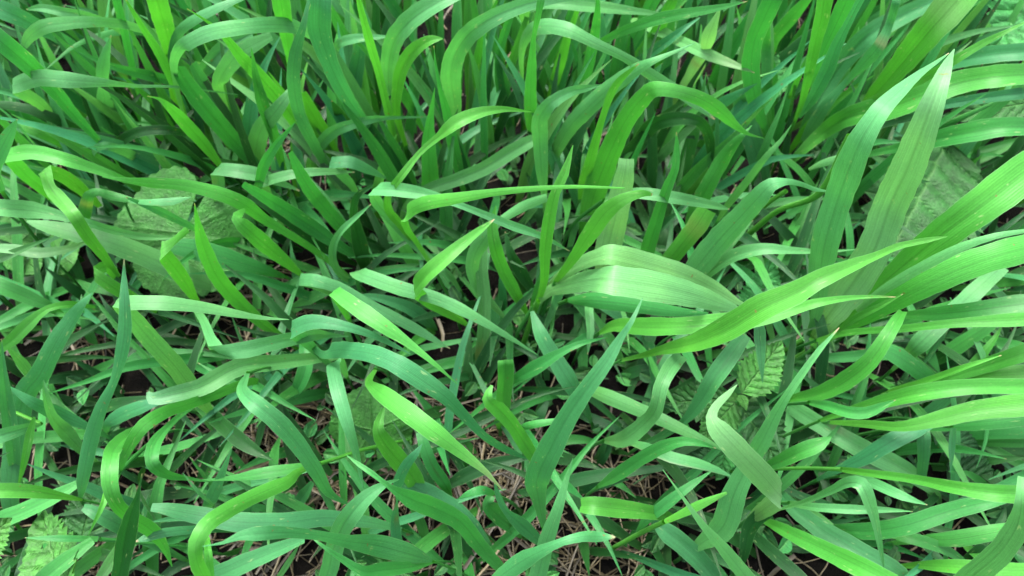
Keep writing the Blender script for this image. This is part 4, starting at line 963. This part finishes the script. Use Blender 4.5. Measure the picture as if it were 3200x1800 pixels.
BROAD = [
 ('nettle_leaf', 'large dark nettle leaf with toothed edge beneath the twin pale drooping blades', [
   ('N', 'm', [3054,888,500,857,0,2375,-219,400,9,0]),
  ]),
 ('nettle_leaf', 'quilted nettle leaf in the top right corner', [
   ('N', 'g', [3737,1960,1100,591,0,3388,1440,800,9,0]),
  ]),
 ('nettle_leaf', "pale nettle leaf with two insect holes behind the broad ribbed leaf's tip", [
   ('N', 'g', [1556,-381,300,284,0,1648,-105,600,8,0]),
  ]),
 ('nettle_sprig', 'nettle sprig with opposite toothed leaves at the lower right of the middle', [
   ('N', 'n', [1293,-1022,700,253,0,1549,-742,800,8,0]),
   ('N', 'm', [1287,-986,500,257,0,904,-953,300,8,0]),
   ('N', 'm', [1335,-1026,500,334,0,1561,-1360,400,8,0]),
   ('N', 'n', [1252,-1076,700,215,0,1044,-1275,600,7,0]),
   ('N', 'g', [1271,-1162,500,214,0,1220,-1413,300,8,0]),
   ('N', 'n', [1248,-1064,800,65,0,1257,-1163,850,4,0]),
   ('N', 'n', [1230,-1094,800,58,0,1148,-1066,850,4,0]),
   ('S', 'y', [1396,-1107,50,20,0,1333,-1068,400,19,0,1254,-1073,760,18,0]),
  ]),
 ('nettle_leaf', 'dark narrow nettle leaf pointing down left of the nettle sprig', [
   ('N', 'd', [1055,-1164,400,258,0,1020,-1467,300,8,0]),
  ]),
 ('nettle_leaf', 'bright nettle leaf with an insect hole in the bottom left corner', [
   ('N', 'n', [-2102,-2118,900,375,0,-2454,-1666,800,7,0]),
  ]),
 ('nettle_leaf', 'bright nettle leaf cut by the left edge near the bottom', [
   ('N', 'n', [-2638,-1935,900,243,0,-2487,-1736,900,7,0]),
  ]),
 ('nettle_leaf', 'faded nettle leaf low between the tall blue pointed blade and the big C loop', [
   ('N', 'm', [-2493,-1741,200,261,0,-2439,-1398,300,8,0]),
  ]),
 ('nettle_leaf', 'shaded nettle leaf at the top, left of the tall pair of blades', [
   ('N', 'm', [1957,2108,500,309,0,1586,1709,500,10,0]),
  ]),
 ('nettle_leaf', 'small nettle leaf behind the seedling sheaths at upper right', [
   ('N', 'g', [2089,1736,500,240,0,1942,1328,500,10,0]),
  ]),
 ('nettle_leaf', 'half hidden nettle leaf under the level blades at lower right', [
   ('N', 'd', [2420,-1185,500,214,0,2748,-1275,400,8,0]),
  ]),
 ('nettle_leaf', 'broad dark rounded nettle leaf near the right edge, lower right', [
   ('N', 'd', [2570,-1328,300,314,0,2852,-1459,300,8,0]),
  ]),
 ('nettle_leaf', 'shaded nettle leaf left of the twin pale drooping blades', [
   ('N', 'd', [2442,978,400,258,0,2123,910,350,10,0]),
  ]),
 ('nettle_plant', 'nettle stem at right with one narrow leaf, below the dull bluish blade', [
   ('N', 'm', [3583,1010,800,206,0,2859,873,800,9,0]),
   ('S', 'y', [2892,911,500,37,0,2896,855,700,45,0,2932,789,900,43,0,3070,813,1000,25,0]),
  ]),
 ('round_lobed_leaf', 'big pale round lobed leaf with scalloped edge at left', [
   ('R', 'r', [-2184,30,500,802,0,-1996,470,600,9,0]),
  ]),
 ('round_lobed_leaf', 'yellowish green veined leaf lying over the straw, lower left of centre', [
   ('R', 'r', [-857,-1045,300,500,0,-834,-1315,150,8,0]),
  ]),
 ('round_lobed_leaf', 'small round lobed leaf low at the left edge', [
   ('R', 'r', [-3421,251,300,365,0,-3331,25,200,9,0]),
  ]),
 ('round_lobed_leaf', 'small lobed leaf just right of the one at the left edge', [
   ('R', 'r', [-3053,135,300,271,0,-3179,66,200,9,0]),
  ]),
 ('round_lobed_leaf', 'crinkled small leaf below the ones at the left edge', [
   ('R', 'r', [-3248,32,300,197,0,-3430,235,200,9,0]),
  ])]
GAPS = [
 (-0.2026, 0.0242, 0.0115),
 (-0.1815, -0.0182, 0.0305),
 (-0.2922, -0.0363, 0.0182),
 (-0.1997, -0.1161, 0.0355),
 (-0.1607, -0.0944, 0.0302),
 (-0.1481, -0.1329, 0.0208),
 (-0.1413, -0.0899, 0.0216),
 (-0.0599, -0.1492, 0.0213),
 (-0.1094, -0.1452, 0.0164),
 (-0.0198, -0.1032, 0.0239),
 (-0.0027, -0.1329, 0.0208),
 (-0.0026, -0.1688, 0.0201),
 (-0.1379, -0.1765, 0.0239),
 (0.0788, -0.1354, 0.0232),
 (0.0555, -0.1802, 0.0206),
 (0.0125, -0.1288, 0.0125),
 (-0.2439, -0.1765, 0.0119),
 (-0.0534, -0.1161, 0.0169),
 (-0.3136, 0.1477, 0.0127),
 (-0.1837, 0.1126, 0.0103),
 (0.2125, -0.0182, 0.0111),
]
CLEAR = [
 (-0.2236, 0.0088, 0.0291),
 (-0.0837, -0.1076, 0.0158),
 (0.2849, 0.0544, 0.0349),
 (0.1368, -0.0985, 0.0207),
 (-0.2595, -0.1819, 0.0189),
]

# ---------------------------------------------------------------- ground
def ground_z(x, y):
    return 0.004 * np.sin(x * 31 + 1.3) * np.cos(y * 27) + 0.002 * np.sin(x * 83 + y * 61)
def build_ground():
    g = Geo()
    for lo, n in ((0.9, 91),):
        xs = np.linspace(-lo, lo, n); X, Y = np.meshgrid(xs, xs)
        P = np.stack([X, Y, ground_z(X, Y)], -1)
        g.grid(P, np.stack([X, Y], -1), np.zeros(P.shape[:2] + (2,)), (0, 0, 0, 0))
    # the field goes on: four skirts out to the horizon
    R = 60.0; a = 0.9
    for sx, sy in ((1, 0), (-1, 0), (0, 1), (0, -1)):
        t = np.linspace(-1, 1, 25); rows = []
        for k in (1.0, 1.3, 3.0, 12.0, R / a):
            if sx: p = np.stack([np.full(25, sx * a * k), t * a * k, np.zeros(25)], -1)
            else: p = np.stack([t * a * k, np.full(25, sy * a * k), np.zeros(25)], -1)
            p[:, 2] = ground_z(p[:, 0], p[:, 1]) if k == 1.0 else 0
            rows.append(p)
        P = np.array(rows); g.grid(P, P[..., :2], np.zeros(P.shape[:2] + (2,)), (0, 0, 0, 0))
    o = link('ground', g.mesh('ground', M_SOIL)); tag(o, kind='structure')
build_ground()

# ---------------------------------------------------------------- traced shoots
def stem_down(p0, t0, w):
    """rows of a stem from the foot of a leaf down into the soil"""
    d = np.array([t0[0], t0[1], 0.0]); z = p0[2]
    return np.array([[p0[0] - d[0] * z * 0.5, p0[1] - d[1] * z * 0.5, -0.002, max(0.0016, w * 0.8)],
                     [p0[0] - d[0] * z * 0.35, p0[1] - d[1] * z * 0.35, z * 0.5, max(0.0016, w * 0.9)],
                     [p0[0] - d[0] * 0.001, p0[1] - d[1] * 0.001, z - 0.0005, max(0.0013, w)]])
def as_pts(flatlist):
    a = np.array(flatlist, float).reshape(-1, 5); a[:, :4] *= 1e-4
    return a
SCARS_SHEEN = {'brown spotted elbow': [(.45, .03, (.10, .09, .03), 0, .4, .9)], 'pinkish dry joint': [(.72, .015, (.34, .22, .16), 0, 1, .9)],
 'brown withered joint': [(.52, .03, (.16, .10, .06), 0, 1, .9)], 'yellow scarred elbow': [(.52, .06, (.24, .25, .06), 0, 1, .9)],
 'brown specks': [(.45, .03, (.12, .08, .03), .3, .7, .9), (.3, .04, (.12, .08, .03), .4, .9, .9)], 'brown slits': [(.55, .14, (.05, .04, .02), .45, .55, .9)],
 'with a pink spot': [(.62, .02, (.36, .2, .22), .6, 1, .9)], 'yellowed bruise': [(.18, .06, (.24, .27, .09), 0, 1, .8)], 'yellow spotted blunt': [(.8, .10, (.16, .24, .06), 0, 1, .9)],
 'reddish tip': [(1.0, .03, (.2, .1, .06), 0, 1, .8)], 'brownish stained tip': [(.88, .1, (.15, .14, .08), 0, 1, .6)], 'greyish pink tinged': [(.5, .5, (.16, .18, .12), 0, 1, .5)],
 'pinkish edged': [(.5, .4, (.3, .25, .2), .9, 1, .8)], 'dry pinkish tip': [(.97, .08, (.3, .24, .17), 0, 1, .8)], 'frayed blue end': [(.98, .12, (.05, .12, .11), 0, 1, .8)],
 'whitish band': [(.86, .08, (.2, .34, .16), 0, 1, .8)], 'white glossy end': [(.85, .1, (.2, .33, .18), 0, 1, .7)], 'bright white patch': [(.38, .10, (.2, .34, .18), 0, 1, .6)]}  # these pale bands and patches are sheen painted into the blade tint
def build_shoot(label, leaves, stems, group=None, name='grass_shoot', r=rnd):
    first = as_pts(stems[0][1] if stems else leaves[0][1])
    root = bpy.data.objects.new(name, None); COL.objects.link(root); root.empty_display_size = 0.01
    built = []
    stem_geos = []
    for c, fl in stems:
        stem_geo = Geo(); stem_geos.append(stem_geo)
        p = as_pts(fl)
        if p[0, 2] > 0.004:
            d = unit(p[1, :3] - p[0, :3]); p = np.vstack([[p[0, 0] - d[0] * p[0, 2], p[0, 1] - d[1] * p[0, 2], -0.002, p[0, 3], 0], p])
        tube(stem_geo, p, tint_of('y', 0.05))
        if first is not None: foot = p[0, :3].copy()
    geos = []
    for c, fl in leaves:
        p = as_pts(fl); w0 = p[0, 3]
        t0 = unit(p[1, :3] - p[0, :3]); tint = tint_of(c)
        if w0 > 0.0007 and p[0, 2] > 0.008 and not (stems and w0 < 0.0032):
            if w0 > 0.0032:                              # the blade narrows down to its sheath out of sight
                z = p[0, 2]; e = p[0].copy(); e[:3] = p[0, :3] - np.array([t0[0], t0[1], 0]) * 0.012 - np.array([0, 0, min(z * 0.5, 0.02)])
                e[3] = max(0.002, w0 * 0.45); e[4] = 0; p = np.vstack([e, p]); t0 = unit(p[1, :3] - p[0, :3])
            stem_geo = Geo(); stem_geos.append(stem_geo)
            tube(stem_geo, stem_down(p[0, :3], t0, max(0.0018, min(0.0028, p[0, 3]))), tint_of('g', 0.1))
        g = Geo()
        ribbon(g, p, tint, roll=r.uniform(-0.3, 0.3), curl=r.choice((1, 1, -1)) * r.uniform(0.03, 0.17), dryness=r.uniform(0.5, 1.0) if p[-1, 3] < 0.0012 and r.random() < 0.45 else 0.0, r=r, marks=() if geos else next((m for k, m in SCARS_SHEEN.items() if k in label), ()))
        geos.append(g); built.append(p[0, :3])
    foot = stem_geos[0].v[0][0] if stem_geos else built[0]
    origin = np.array([foot[0], foot[1], 0.0])
    root.location = origin
    tag(root, label, 'grass', group)
    for g in geos:
        shift(g, origin); link('leaf', g.mesh('leaf', M_BLADE), root)
    for g in stem_geos:
        shift(g, origin); link('stem', g.mesh('stem', M_BLADE), root)
    return root
for label, leaves, stems in PLANTS:
    build_shoot(label, leaves, stems)

# ---------------------------------------------------------------- nettle and round leaves
def toothed_leaf(base, tip, width, tint, teeth=13, hole=None):
    base, tip = np.array(base), np.array(tip); ax = tip - base; ln = np.linalg.norm(ax); ax = ax / ln
    S = unit(np.cross(ax, FACE)); Nn = unit(np.cross(S, ax)); Nn *= np.sign(Nn @ FACE) or 1
    rows = teeth * 6 + 1; cols = 25
    v = np.linspace(0, 1, rows); q = np.linspace(-1, 1, cols)
    prof = np.sin(np.pi * np.clip(v, 0, 1) ** 0.62) ** 0.85 * (1 - 0.12 * v); prof[0] = 0.02; prof[-1] = 0.01
    saw = ((v * teeth) % 1.0)
    tooth = 1 + 0.24 * (saw - 0.5) * np.clip(prof * 3, 0, 1)
    hw = np.maximum(0.5 * width * prof * tooth, 0.0002)
    aq = np.abs(q)
    # lateral veins leave the midrib and run forward to the teeth
    phase = v[:, None] * teeth * 0.62 - aq[None] * 1.25
    tri = np.abs((phase % 1.0) - 0.5) * 2           # 1 on the vein
    vein = np.maximum(np.clip((tri - 0.80) / 0.2, 0, 1), np.clip(1 - aq * 22, 0, 1)[None] * np.ones((rows, 1)))
    z = 0.10 * width * aq[None] ** 1.4 * np.sin(np.pi * v)[:, None] ** 0.5
    z = z - 0.028 * width * tri * (1 - aq[None] ** 4) - 0.10 * ln * (v[:, None] ** 2) + rnd.uniform(-0.03, 0.03) * width * q[None]
    z = z + 0.03 * width * np.sin(v * 17)[:, None] * aq[None] ** 3
    fwd = 0.25 * hw[:, None] * aq[None] ** 2 * 0 + 0.06 * ln * aq[None] ** 2 * prof[:, None]
    P = base + ax * (v[:, None, None] * ln + fwd[..., None]) + S * (q[None, :, None] * hw[:, None, None]) + Nn * z[..., None]
    g = Geo(); U = np.stack([np.broadcast_to(q, (rows, cols)), np.broadcast_to(v[:, None], (rows, cols))], -1)
    g.grid(P, U, U * 0, tint)
    if hole:
        for (hv, hq, hr) in hole:
            kp = np.ones(len(g.f[-1]), bool)
            fc = P.reshape(-1, 3)[g.f[-1]].mean(1); ctr = P[int(hv * (rows - 1)), int((hq + 1) / 2 * (cols - 1))]
            kp = np.linalg.norm(fc - ctr, axis=1) > hr; g.f[-1] = g.f[-1][kp]
    return g, vein.ravel()
def round_leaf(center, foot, diam, tint):
    """kidney shaped, palmately veined leaf; the stalk joins at a notch on the side of foot"""
    c, ft = np.array(center), np.array(foot)
    Nn = unit(FACE + np.array([rnd.uniform(-0.2, 0.2), rnd.uniform(-0.15, 0.15), 0]))
    d = ft - c; d = unit(d - Nn * np.dot(d, Nn)); e = np.cross(Nn, d)
    nth, nr = 145, 16
    th = np.linspace(0.10, 2 * math.pi - 0.10, nth); rr = np.linspace(0.0, 1, nr)
    lobes = 5
    lp = (th / (2 * math.pi) * lobes) % 1.0
    R = 0.5 * diam * (0.93 + 0.10 * np.sin(lp * math.pi) ** 0.6 + 0.045 * np.abs(np.sin(th * 19 + np.sin(th * 4))) + 0.05 * np.sin(th * 2 + 1) + 0.02 * np.sin(th * 7))
    R = R * (1 - 0.25 * np.exp(-((np.minimum(th, 2 * math.pi - th)) / 0.3) ** 2))
    hub = c + d * diam * 0.14
    tri = np.abs(lp - 0.5) * 2
    vein = np.clip((1 - np.abs(lp - 0.5) * 2 * (rr[:, None] * 6 + 0.6)), 0, 1)
    sub = np.abs(((rr[:, None] * 5 - np.abs(lp - 0.5)[None] * 3) % 1) - 0.5) * 2
    vein = np.maximum(vein ** 3, np.clip((sub - 0.86) / 0.14, 0, 1) * 0.4) * (1 - 0.5 * rr[:, None])
    P = hub + (np.cos(th)[None, :, None] * d + np.sin(th)[None, :, None] * e) * (rr[:, None, None] * R[None, :, None])
    z = diam * (0.05 * rr[:, None] ** 2 * (np.sin(lp * math.pi)[None] - 0.5) + 0.05 * rr[:, None] ** 1.5 * np.sin(th * 3 + 2)[None] - 0.012 * sub * rr[:, None])
    P = P + Nn * z[..., None]
    g = Geo(); U = np.stack([np.broadcast_to(th, (nr, nth)), np.broadcast_to(rr[:, None], (nr, nth))], -1)
    g.grid(P, U, U * 0, tint)
    return g, vein.ravel(), hub
for kind, label, parts in BROAD:
    root = bpy.data.objects.new(kind, None); COL.objects.link(root); root.empty_display_size = 0.01
    first = as_pts(parts[0][2]); origin = np.array([first[0, 0], first[0, 1], 0.0]); root.location = origin
    tag(root, label, 'nettle' if 'nettle' in kind else 'round leaf')
    has_stem = any(k == 'S' for k, c, fl in parts)
    sgs = []
    for k, c, fl in parts:
        sg = Geo(); sgs.append(sg)
        p = as_pts(fl)
        if k == 'N':
            hole = None
            if 'two insect holes' in label: hole = [(0.72, 0.1, 0.0012), (0.5, 0.1, 0.0012)]
            elif 'an insect hole' in label: hole = [(0.62, -0.25, 0.0016)]
            g, ve = toothed_leaf(p[0, :3], p[1, :3], p[0, 3], tint_of(c, 0.08), hole=hole)
            shift(g, origin); link('leaf_blade', g.mesh('leaf_blade', M_BROAD, vein=ve), root)
            if not has_stem:
                t0 = unit(p[1, :3] - p[0, :3]); tube(sg, stem_down(p[0, :3], t0, 0.0016), tint_of('g'))
        elif k == 'R':
            g, ve, hub = round_leaf(p[0, :3], p[1, :3], p[0, 3], tint_of(c, 0.05))
            shift(g, origin); link('leaf_blade', g.mesh('leaf_blade', M_BROAD, vein=ve), root)
            e = p[1, :3]; tube(sg, [[e[0], e[1], -0.002, 0.002], [e[0], e[1], e[2] * 0.6, 0.002], [hub[0], hub[1], hub[2] - 0.002, 0.0016]], tint_of('y'))
        else:
            q = p.copy()
            if q[0, 2] > 0.006: q = np.vstack([[q[0, 0], q[0, 1] - 0.01, -0.002, q[0, 3], 0], q])
            tube(sg, q, tint_of('g'))
    for sg in sgs:
        if sg.n: shift(sg, origin); link('stem', sg.mesh('stem', M_BLADE), root)

# ---------------------------------------------------------------- filling shoots
def in_gap(x, y, k=1.0):
    return any((x - a) ** 2 + (y - b) ** 2 < (c * k) ** 2 for a, b, c in GAPS)
def in_clear(x, y):
    return any((x - a) ** 2 + (y - b) ** 2 < c * c for a, b, c in CLEAR)
def free_blade(r, x, y, az, length, width, lean, bend):
    """rows of a blade growing from (x, y): rises, leans over and droops"""
    rows = []; n = 6; px, py, pz = x, y, 0.0; el = math.pi / 2 - lean
    seg = length / n
    for i in range(n + 1):
        v = i / n
        w = width * (0.45 + 1.6 * v if v < 0.35 else (1 - ((v - 0.35) / 0.65) ** 1.7)) if v < 1 else 0.0003
        rows.append([px, py, max(pz, 0.004), max(0.0003, w), 0])
        px += math.cos(el) * math.cos(az) * seg; py += math.cos(el) * math.sin(az) * seg; pz += math.sin(el) * seg
        el -= bend / n * (0.6 + 0.8 * v); az += r.uniform(-0.12, 0.12)
    return rows
MARKS = [('left end bends sharply', 'the pale sharply bent blade'), ('arching over the dark upper left', 'the pale arch at upper left'),
 ('broad straight green', 'the broad straight blade at upper left'), ('half rolled blade', 'the half rolled blade'), ('large pale ribbed blade', 'the large ribbed arch'),
 ('S-curved', 'the S-curved blue green blade'), ('very broad blue green', 'the very broad blue green blade'), ('rolled yellow stalk like', 'the rolled yellow stalk'),
 ('bright lime leaf curling', 'the curling lime leaf'), ('glossy broad yellow green', 'the glossy bowed leaf'), ('crisp elbow', 'the crisply elbowed leaf'),
 ('pair of tall broad', 'the tall broad pair'), ('fan of yellow green', 'the fan of sheaths'), ('widest top right', 'the widest top right leaf'),
 ('right of the twin', 'the twin drooping blades'), ('great fan of broad', 'the great fan'), ('long pale green blade sweeping', 'the long sweeping blade'),
 ('broad ribbed leaf bent', 'the broad ribbed leaf'), ('long blue green sabre', 'the sabre blade'), ('tall blue green pointed', 'the tall pointed blade'),
 ('lying level below the round', 'the long level blade at left'), ('crooked like an elbow', 'the yellow elbowed blade'), ('big C at lower left', 'the big C loop'),
 ('bright ribbon curling', 'the bright curling ribbon'), ('dark spear blade with', 'the dark spear at the bottom'), ('broad bluish blunt blade lying', 'the broad bluish blunt blade'),
 ('brilliant yellow green', 'the brilliant slanting blade'), ('long bluish blade from a curled', 'the sheen striped bluish blade'), ('folded like a hook', 'the hooked blade'),
 ('square cut left end', 'the square cut blade'), ('bright white patch', 'the white patched blade'), ('short wide strap with', 'the short wide strap'),
 ('bright channelled', 'the bright channelled blade'), ('yellow stem lying level', 'the level yellow stem'), ('kinked at its top', 'the kinked hanging blade'),
 ('two long bright blades', 'the two level blades'), ('very long bright blade looping', 'the very long looping blade'), ('bent back at the left edge', 'the bent back blade at left'),
 ('sheaf of three', 'the sheaf of three blades'), ('tattered blade', 'the tattered blade')]
HUE = {'g': 'green', 'b': 'bluish', 'd': 'dark green', 'y': 'yellowish', 'p': 'pale'}
def seen_at(p):                                     # where a point lands in the camera's view, used for wording the labels only
    d = np.asarray(p, float) - np.array([0, -0.24, 0.47]); c_, s_ = 0.24 / math.hypot(.24, .47), 0.47 / math.hypot(.24, .47)
    z = d[1] * c_ - d[2] * s_; return np.array([d[0] / z, (d[1] * s_ + d[2] * c_) / z])
MARK_AT = []
for key, nm in MARKS:
    pl = [q for q in PLANTS if key in q[0]][0]; a = as_pts(pl[1][0][1]); MARK_AT.append((nm, seen_at(a[len(a) // 2, :3])))
USED = set()
def slight_label(p, leaves):
    at = seen_at(p); look = 'slight ' + ('two bladed ' if len(leaves) > 1 else '') + HUE[leaves[0][0]]
    for nm, m in sorted(MARK_AT, key=lambda q: np.hypot(*(q[1] - at))):
        d = at - m
        rel = ('right of' if d[0] > 0 else 'left of') if abs(d[0]) > abs(d[1]) else ('just beyond' if d[1] > 0 else 'just below')
        l = '%s shoot %s %s' % (look, rel, nm)
        if l not in USED: USED.add(l); return l
# about a hundred slighter shoots between the traced ones
r2 = random.Random(5)
n_ind = 0
while n_ind < 78:
    x, y = r2.uniform(-0.37, 0.37), r2.uniform(-0.16, 0.40)
    if in_gap(x, y, 0.7) or in_clear(x, y): continue
    if y < 0.02 and r2.random() < 0.35: continue
    az = math.atan2(y + 0.12, x) + r2.uniform(-0.9, 0.9)
    tall = 0.55 + 0.45 * min(1, max(0, (y + 0.05) / 0.25))
    leaves = []
    for k in range(r2.choice((1, 1, 2))):
        rows = free_blade(r2, x, y, az + k * 1.3, r2.uniform(0.11, 0.18) * tall, r2.uniform(0.006, 0.010), r2.uniform(0.1, 0.5), r2.uniform(0.5, 1.9))
        flt = []
        for a in rows: flt += [a[0] * 1e4, a[1] * 1e4, a[2] * 1e4, a[3] * 1e4, 0]
        leaves.append((r2.choice('pggbbygp'), flt))
    rt_ = build_shoot('x', leaves, [], group='slighter shoots between the broad blades', r=r2)
    mid = np.mean([leaves[0][1][j * 5:j * 5 + 3] for j in (3, 4)], axis=0) * 1e-4
    rt_['label'] = slight_label(mid, leaves)
    n_ind += 1

# undergrowth nobody could count
r3 = random.Random(9)
g = Geo()
for i in range(3400):
    x, y = r3.uniform(-0.48, 0.48), r3.uniform(-0.24, 0.62)
    if r3.random() < (0.22 if y > 0.05 else 0.45): continue
    gap = in_gap(x, y, 0.75)
    if gap and r3.random() < 0.5: continue
    az = math.atan2(y + 0.12, x) + r3.uniform(-1.4, 1.4)
    tall = 0.45 + 0.55 * min(1, max(0, (y + 0.05) / 0.25))
    if gap: tall *= 0.6
    if in_clear(x, y): tall *= 0.45
    if y > 0.05:                                     # crowded upright blades and stalks at the far side
        rows = free_blade(r3, x, y, az, r3.uniform(0.08, 0.17) * (0.4 if in_clear(x, y) else 1.0), r3.uniform(0.0055, 0.0105), r3.uniform(0.03, 0.4), r3.uniform(0.2, 1.3))
    else:
        rows = free_blade(r3, x, y, az, r3.uniform(0.06, 0.13) * tall, r3.uniform(0.0045, 0.0085), r3.uniform(0.2, 0.9), r3.uniform(0.4, 2.0))
    ribbon(g, rows, tint_of(r3.choice('ggdgdpby' if y > 0.05 else 'gddddddd'), 0.2), step=0.012, ncol=3, roll=r3.uniform(-0.5, 0.5), curl=0.1, r=r3, face=FACE)  # low blades mostly dark: the depth of shade is put into their colour
# flatter blades lodged across the lower half
for i in range(480):
    x, y = r3.uniform(-0.36, 0.36), r3.uniform(-0.20, 0.10)
    if in_clear(x, y) or (in_gap(x, y, 0.75) and r3.random() < 0.4): continue
    rows = free_blade(r3, x, y, r3.uniform(0, 6.28), r3.uniform(0.08, 0.15), r3.uniform(0.0048, 0.0078), r3.uniform(0.5, 1.1), r3.uniform(0.5, 1.6))
    for q in rows: q[2] = min(q[2], 0.06 + 0.3 * (q[2] - 0.06)) if q[2] > 0.06 else q[2]
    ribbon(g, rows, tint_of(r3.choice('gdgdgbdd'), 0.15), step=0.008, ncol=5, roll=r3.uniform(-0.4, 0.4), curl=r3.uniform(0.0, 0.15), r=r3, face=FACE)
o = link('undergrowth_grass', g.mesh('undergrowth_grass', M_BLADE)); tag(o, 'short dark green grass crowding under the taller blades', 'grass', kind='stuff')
# the same sward outside the picture
g = Geo()
for i in range(9500):
    while True:
        x, y = (r3.uniform(-0.8, 0.8), r3.uniform(-0.75, 0.95)) if i < 5000 else (r3.uniform(-1.6, 1.6), r3.uniform(-1.3, 2.0))
        if abs(x) > 0.46 or y < -0.30 or y > 0.52: break
    az = r3.uniform(0, 6.28)
    rows = free_blade(r3, x, y, az, r3.uniform(0.08, 0.20), r3.uniform(0.005, 0.011), r3.uniform(0.05, 0.7), r3.uniform(0.6, 2.4))
    if y < -0.2 and abs(x) < 0.7:
        for q in rows: q[2] *= 0.6
    ribbon(g, rows, tint_of(r3.choice('gggbbpyd'), 0.2), step=0.02, ncol=3, roll=r3.uniform(-0.5, 0.5), curl=0.1, r=r3, face=FACE)
o = link('meadow_grass', g.mesh('meadow_grass', M_BLADE)); tag(o, 'dense green meadow grass growing on all sides of the broad blades', 'grass', kind='stuff')

# dead straw on the soil
def straw_rows(r, x, y, ln, d):
    az = r.uniform(0, 6.28); z = r.uniform(0.002, 0.012); dz = r.uniform(-0.12, 0.12); k = r.uniform(-0.5, 0.5)
    rows = []
    for t in (-0.5, 0, 0.5):
        a = az + k * t
        rows.append([x + math.cos(a) * ln * t, y + math.sin(a) * ln * t, max(0.002, z + dz * t * ln + float(ground_z(x, y))), d])
    return rows
def straw_tint(r):
    k = r.uniform(0.25, 1.25); return (0.125 * k, 0.100 * k, 0.054 * k, r.random())
r4 = random.Random(3)
for i in range(60):
    a, b, c = GAPS[r4.randrange(len(GAPS) - 3)]
    an = r4.uniform(0, 6.28); q = math.sqrt(r4.random()) * c
    x, y = a + math.cos(an) * q, b + math.sin(an) * q
    g = Geo(); rows = straw_rows(r4, x, y, r4.uniform(0.03, 0.07), r4.uniform(0.0012, 0.0024))
    for w in rows: w[2] += 0.006
    tube(g, rows, straw_tint(r4), sides=6, ry=0.6); og = np.array([x, y, 0]); shift(g, og)
    o = link('straw_stalk', g.mesh('straw_stalk', M_STRAW)); o.location = og
    tag(o, 'dry beige straw stalk lying on the bare dark soil', 'straw', 'loose straw stalks on the soil')
g = Geo()
for i in range(3200):
    if i < 1000:
        a, b, c = GAPS[r4.randrange(len(GAPS))]
        an = r4.uniform(0, 6.28); q = math.sqrt(r4.random()) * c * 1.35
        x, y = a + math.cos(an) * q, b + math.sin(an) * q
    else: x, y = r4.uniform(-0.5, 0.5), r4.uniform(-0.25, 0.6)
    tube(g, straw_rows(r4, x, y, r4.uniform(0.008, 0.05), r4.uniform(0.0005, 0.0016)), straw_tint(r4), sides=4, step=0.02)
# flattened dead blades among the stalks
for i in range(240):
    if i < 150:
        a, b, c = GAPS[r4.randrange(len(GAPS))]; an = r4.uniform(0, 6.28); q = math.sqrt(r4.random()) * c * 1.3
        x, y = a + math.cos(an) * q, b + math.sin(an) * q
    else: x, y = r4.uniform(-0.45, 0.45), r4.uniform(-0.25, 0.5)
    rows = straw_rows(r4, x, y, r4.uniform(0.02, 0.08), 0.001); w = r4.uniform(0.0012, 0.0026)
    ribbon(g, [[q[0], q[1], q[2] + r4.uniform(0, 0.004), w * (1, 0.9, 0.3)[k], 0] for k, q in enumerate(rows)], tuple(q * 0.62 for q in straw_tint(r4)[:3]) + (r4.random(),), step=0.01, ncol=3, roll=r4.uniform(-0.5, 0.5), curl=0.15, r=r4, face=FACE)
o = link('straw_litter', g.mesh('straw_litter', M_STRAW)); tag(o, 'thin dead beige straw matted over the dark soil', 'straw litter', kind='stuff')

# small ground leaves and chickweed between the straw
g = Geo(); vv = []
for i in range(300):
    x, y = r3.uniform(-0.4, 0.4), r3.uniform(-0.2, 0.1)
    if in_gap(x, y, 0.8) and r3.random() < 0.8: continue
    for k in range(r3.choice((1, 2, 3))):
        an = r3.uniform(0, 6.28); ln = r3.uniform(0.005, 0.014); z = r3.uniform(0.006, 0.03)
        b0 = np.array([x, y, z]); t0 = b0 + np.array([math.cos(an) * ln, math.sin(an) * ln, r3.uniform(-0.2, 0.4) * ln])
        ax = t0 - b0; S = unit(np.cross(ax, FACE)); Nn = unit(np.cross(S, ax)); Nn *= np.sign(Nn @ FACE) or 1
        v = np.linspace(0, 1, 7); q = np.linspace(-1, 1, 5); hw = ln * 0.32 * np.sin(np.pi * v ** 0.8) ** 0.8 + 0.0001
        P = b0 + ax * v[:, None, None] + S * (q[None, :, None] * hw[:, None, None]) + Nn * (0.15 * ln * np.abs(q)[None, :, None] * np.sin(np.pi * v)[:, None, None])
        U = np.stack([np.broadcast_to(q, (7, 5)), np.broadcast_to(v[:, None], (7, 5))], -1)
        g.grid(P, U, U * 0, tint_of(r3.choice('gmmd'), 0.15)); vv.append(np.clip(1 - np.broadcast_to(np.abs(q), (7, 5)) * 3, 0, 1).ravel())
o = link('ground_leaves', g.mesh('ground_leaves', M_BROAD, vein=np.concatenate(vv))); tag(o, 'small green weed leaves close to the soil between the grass', 'weeds', kind='stuff')
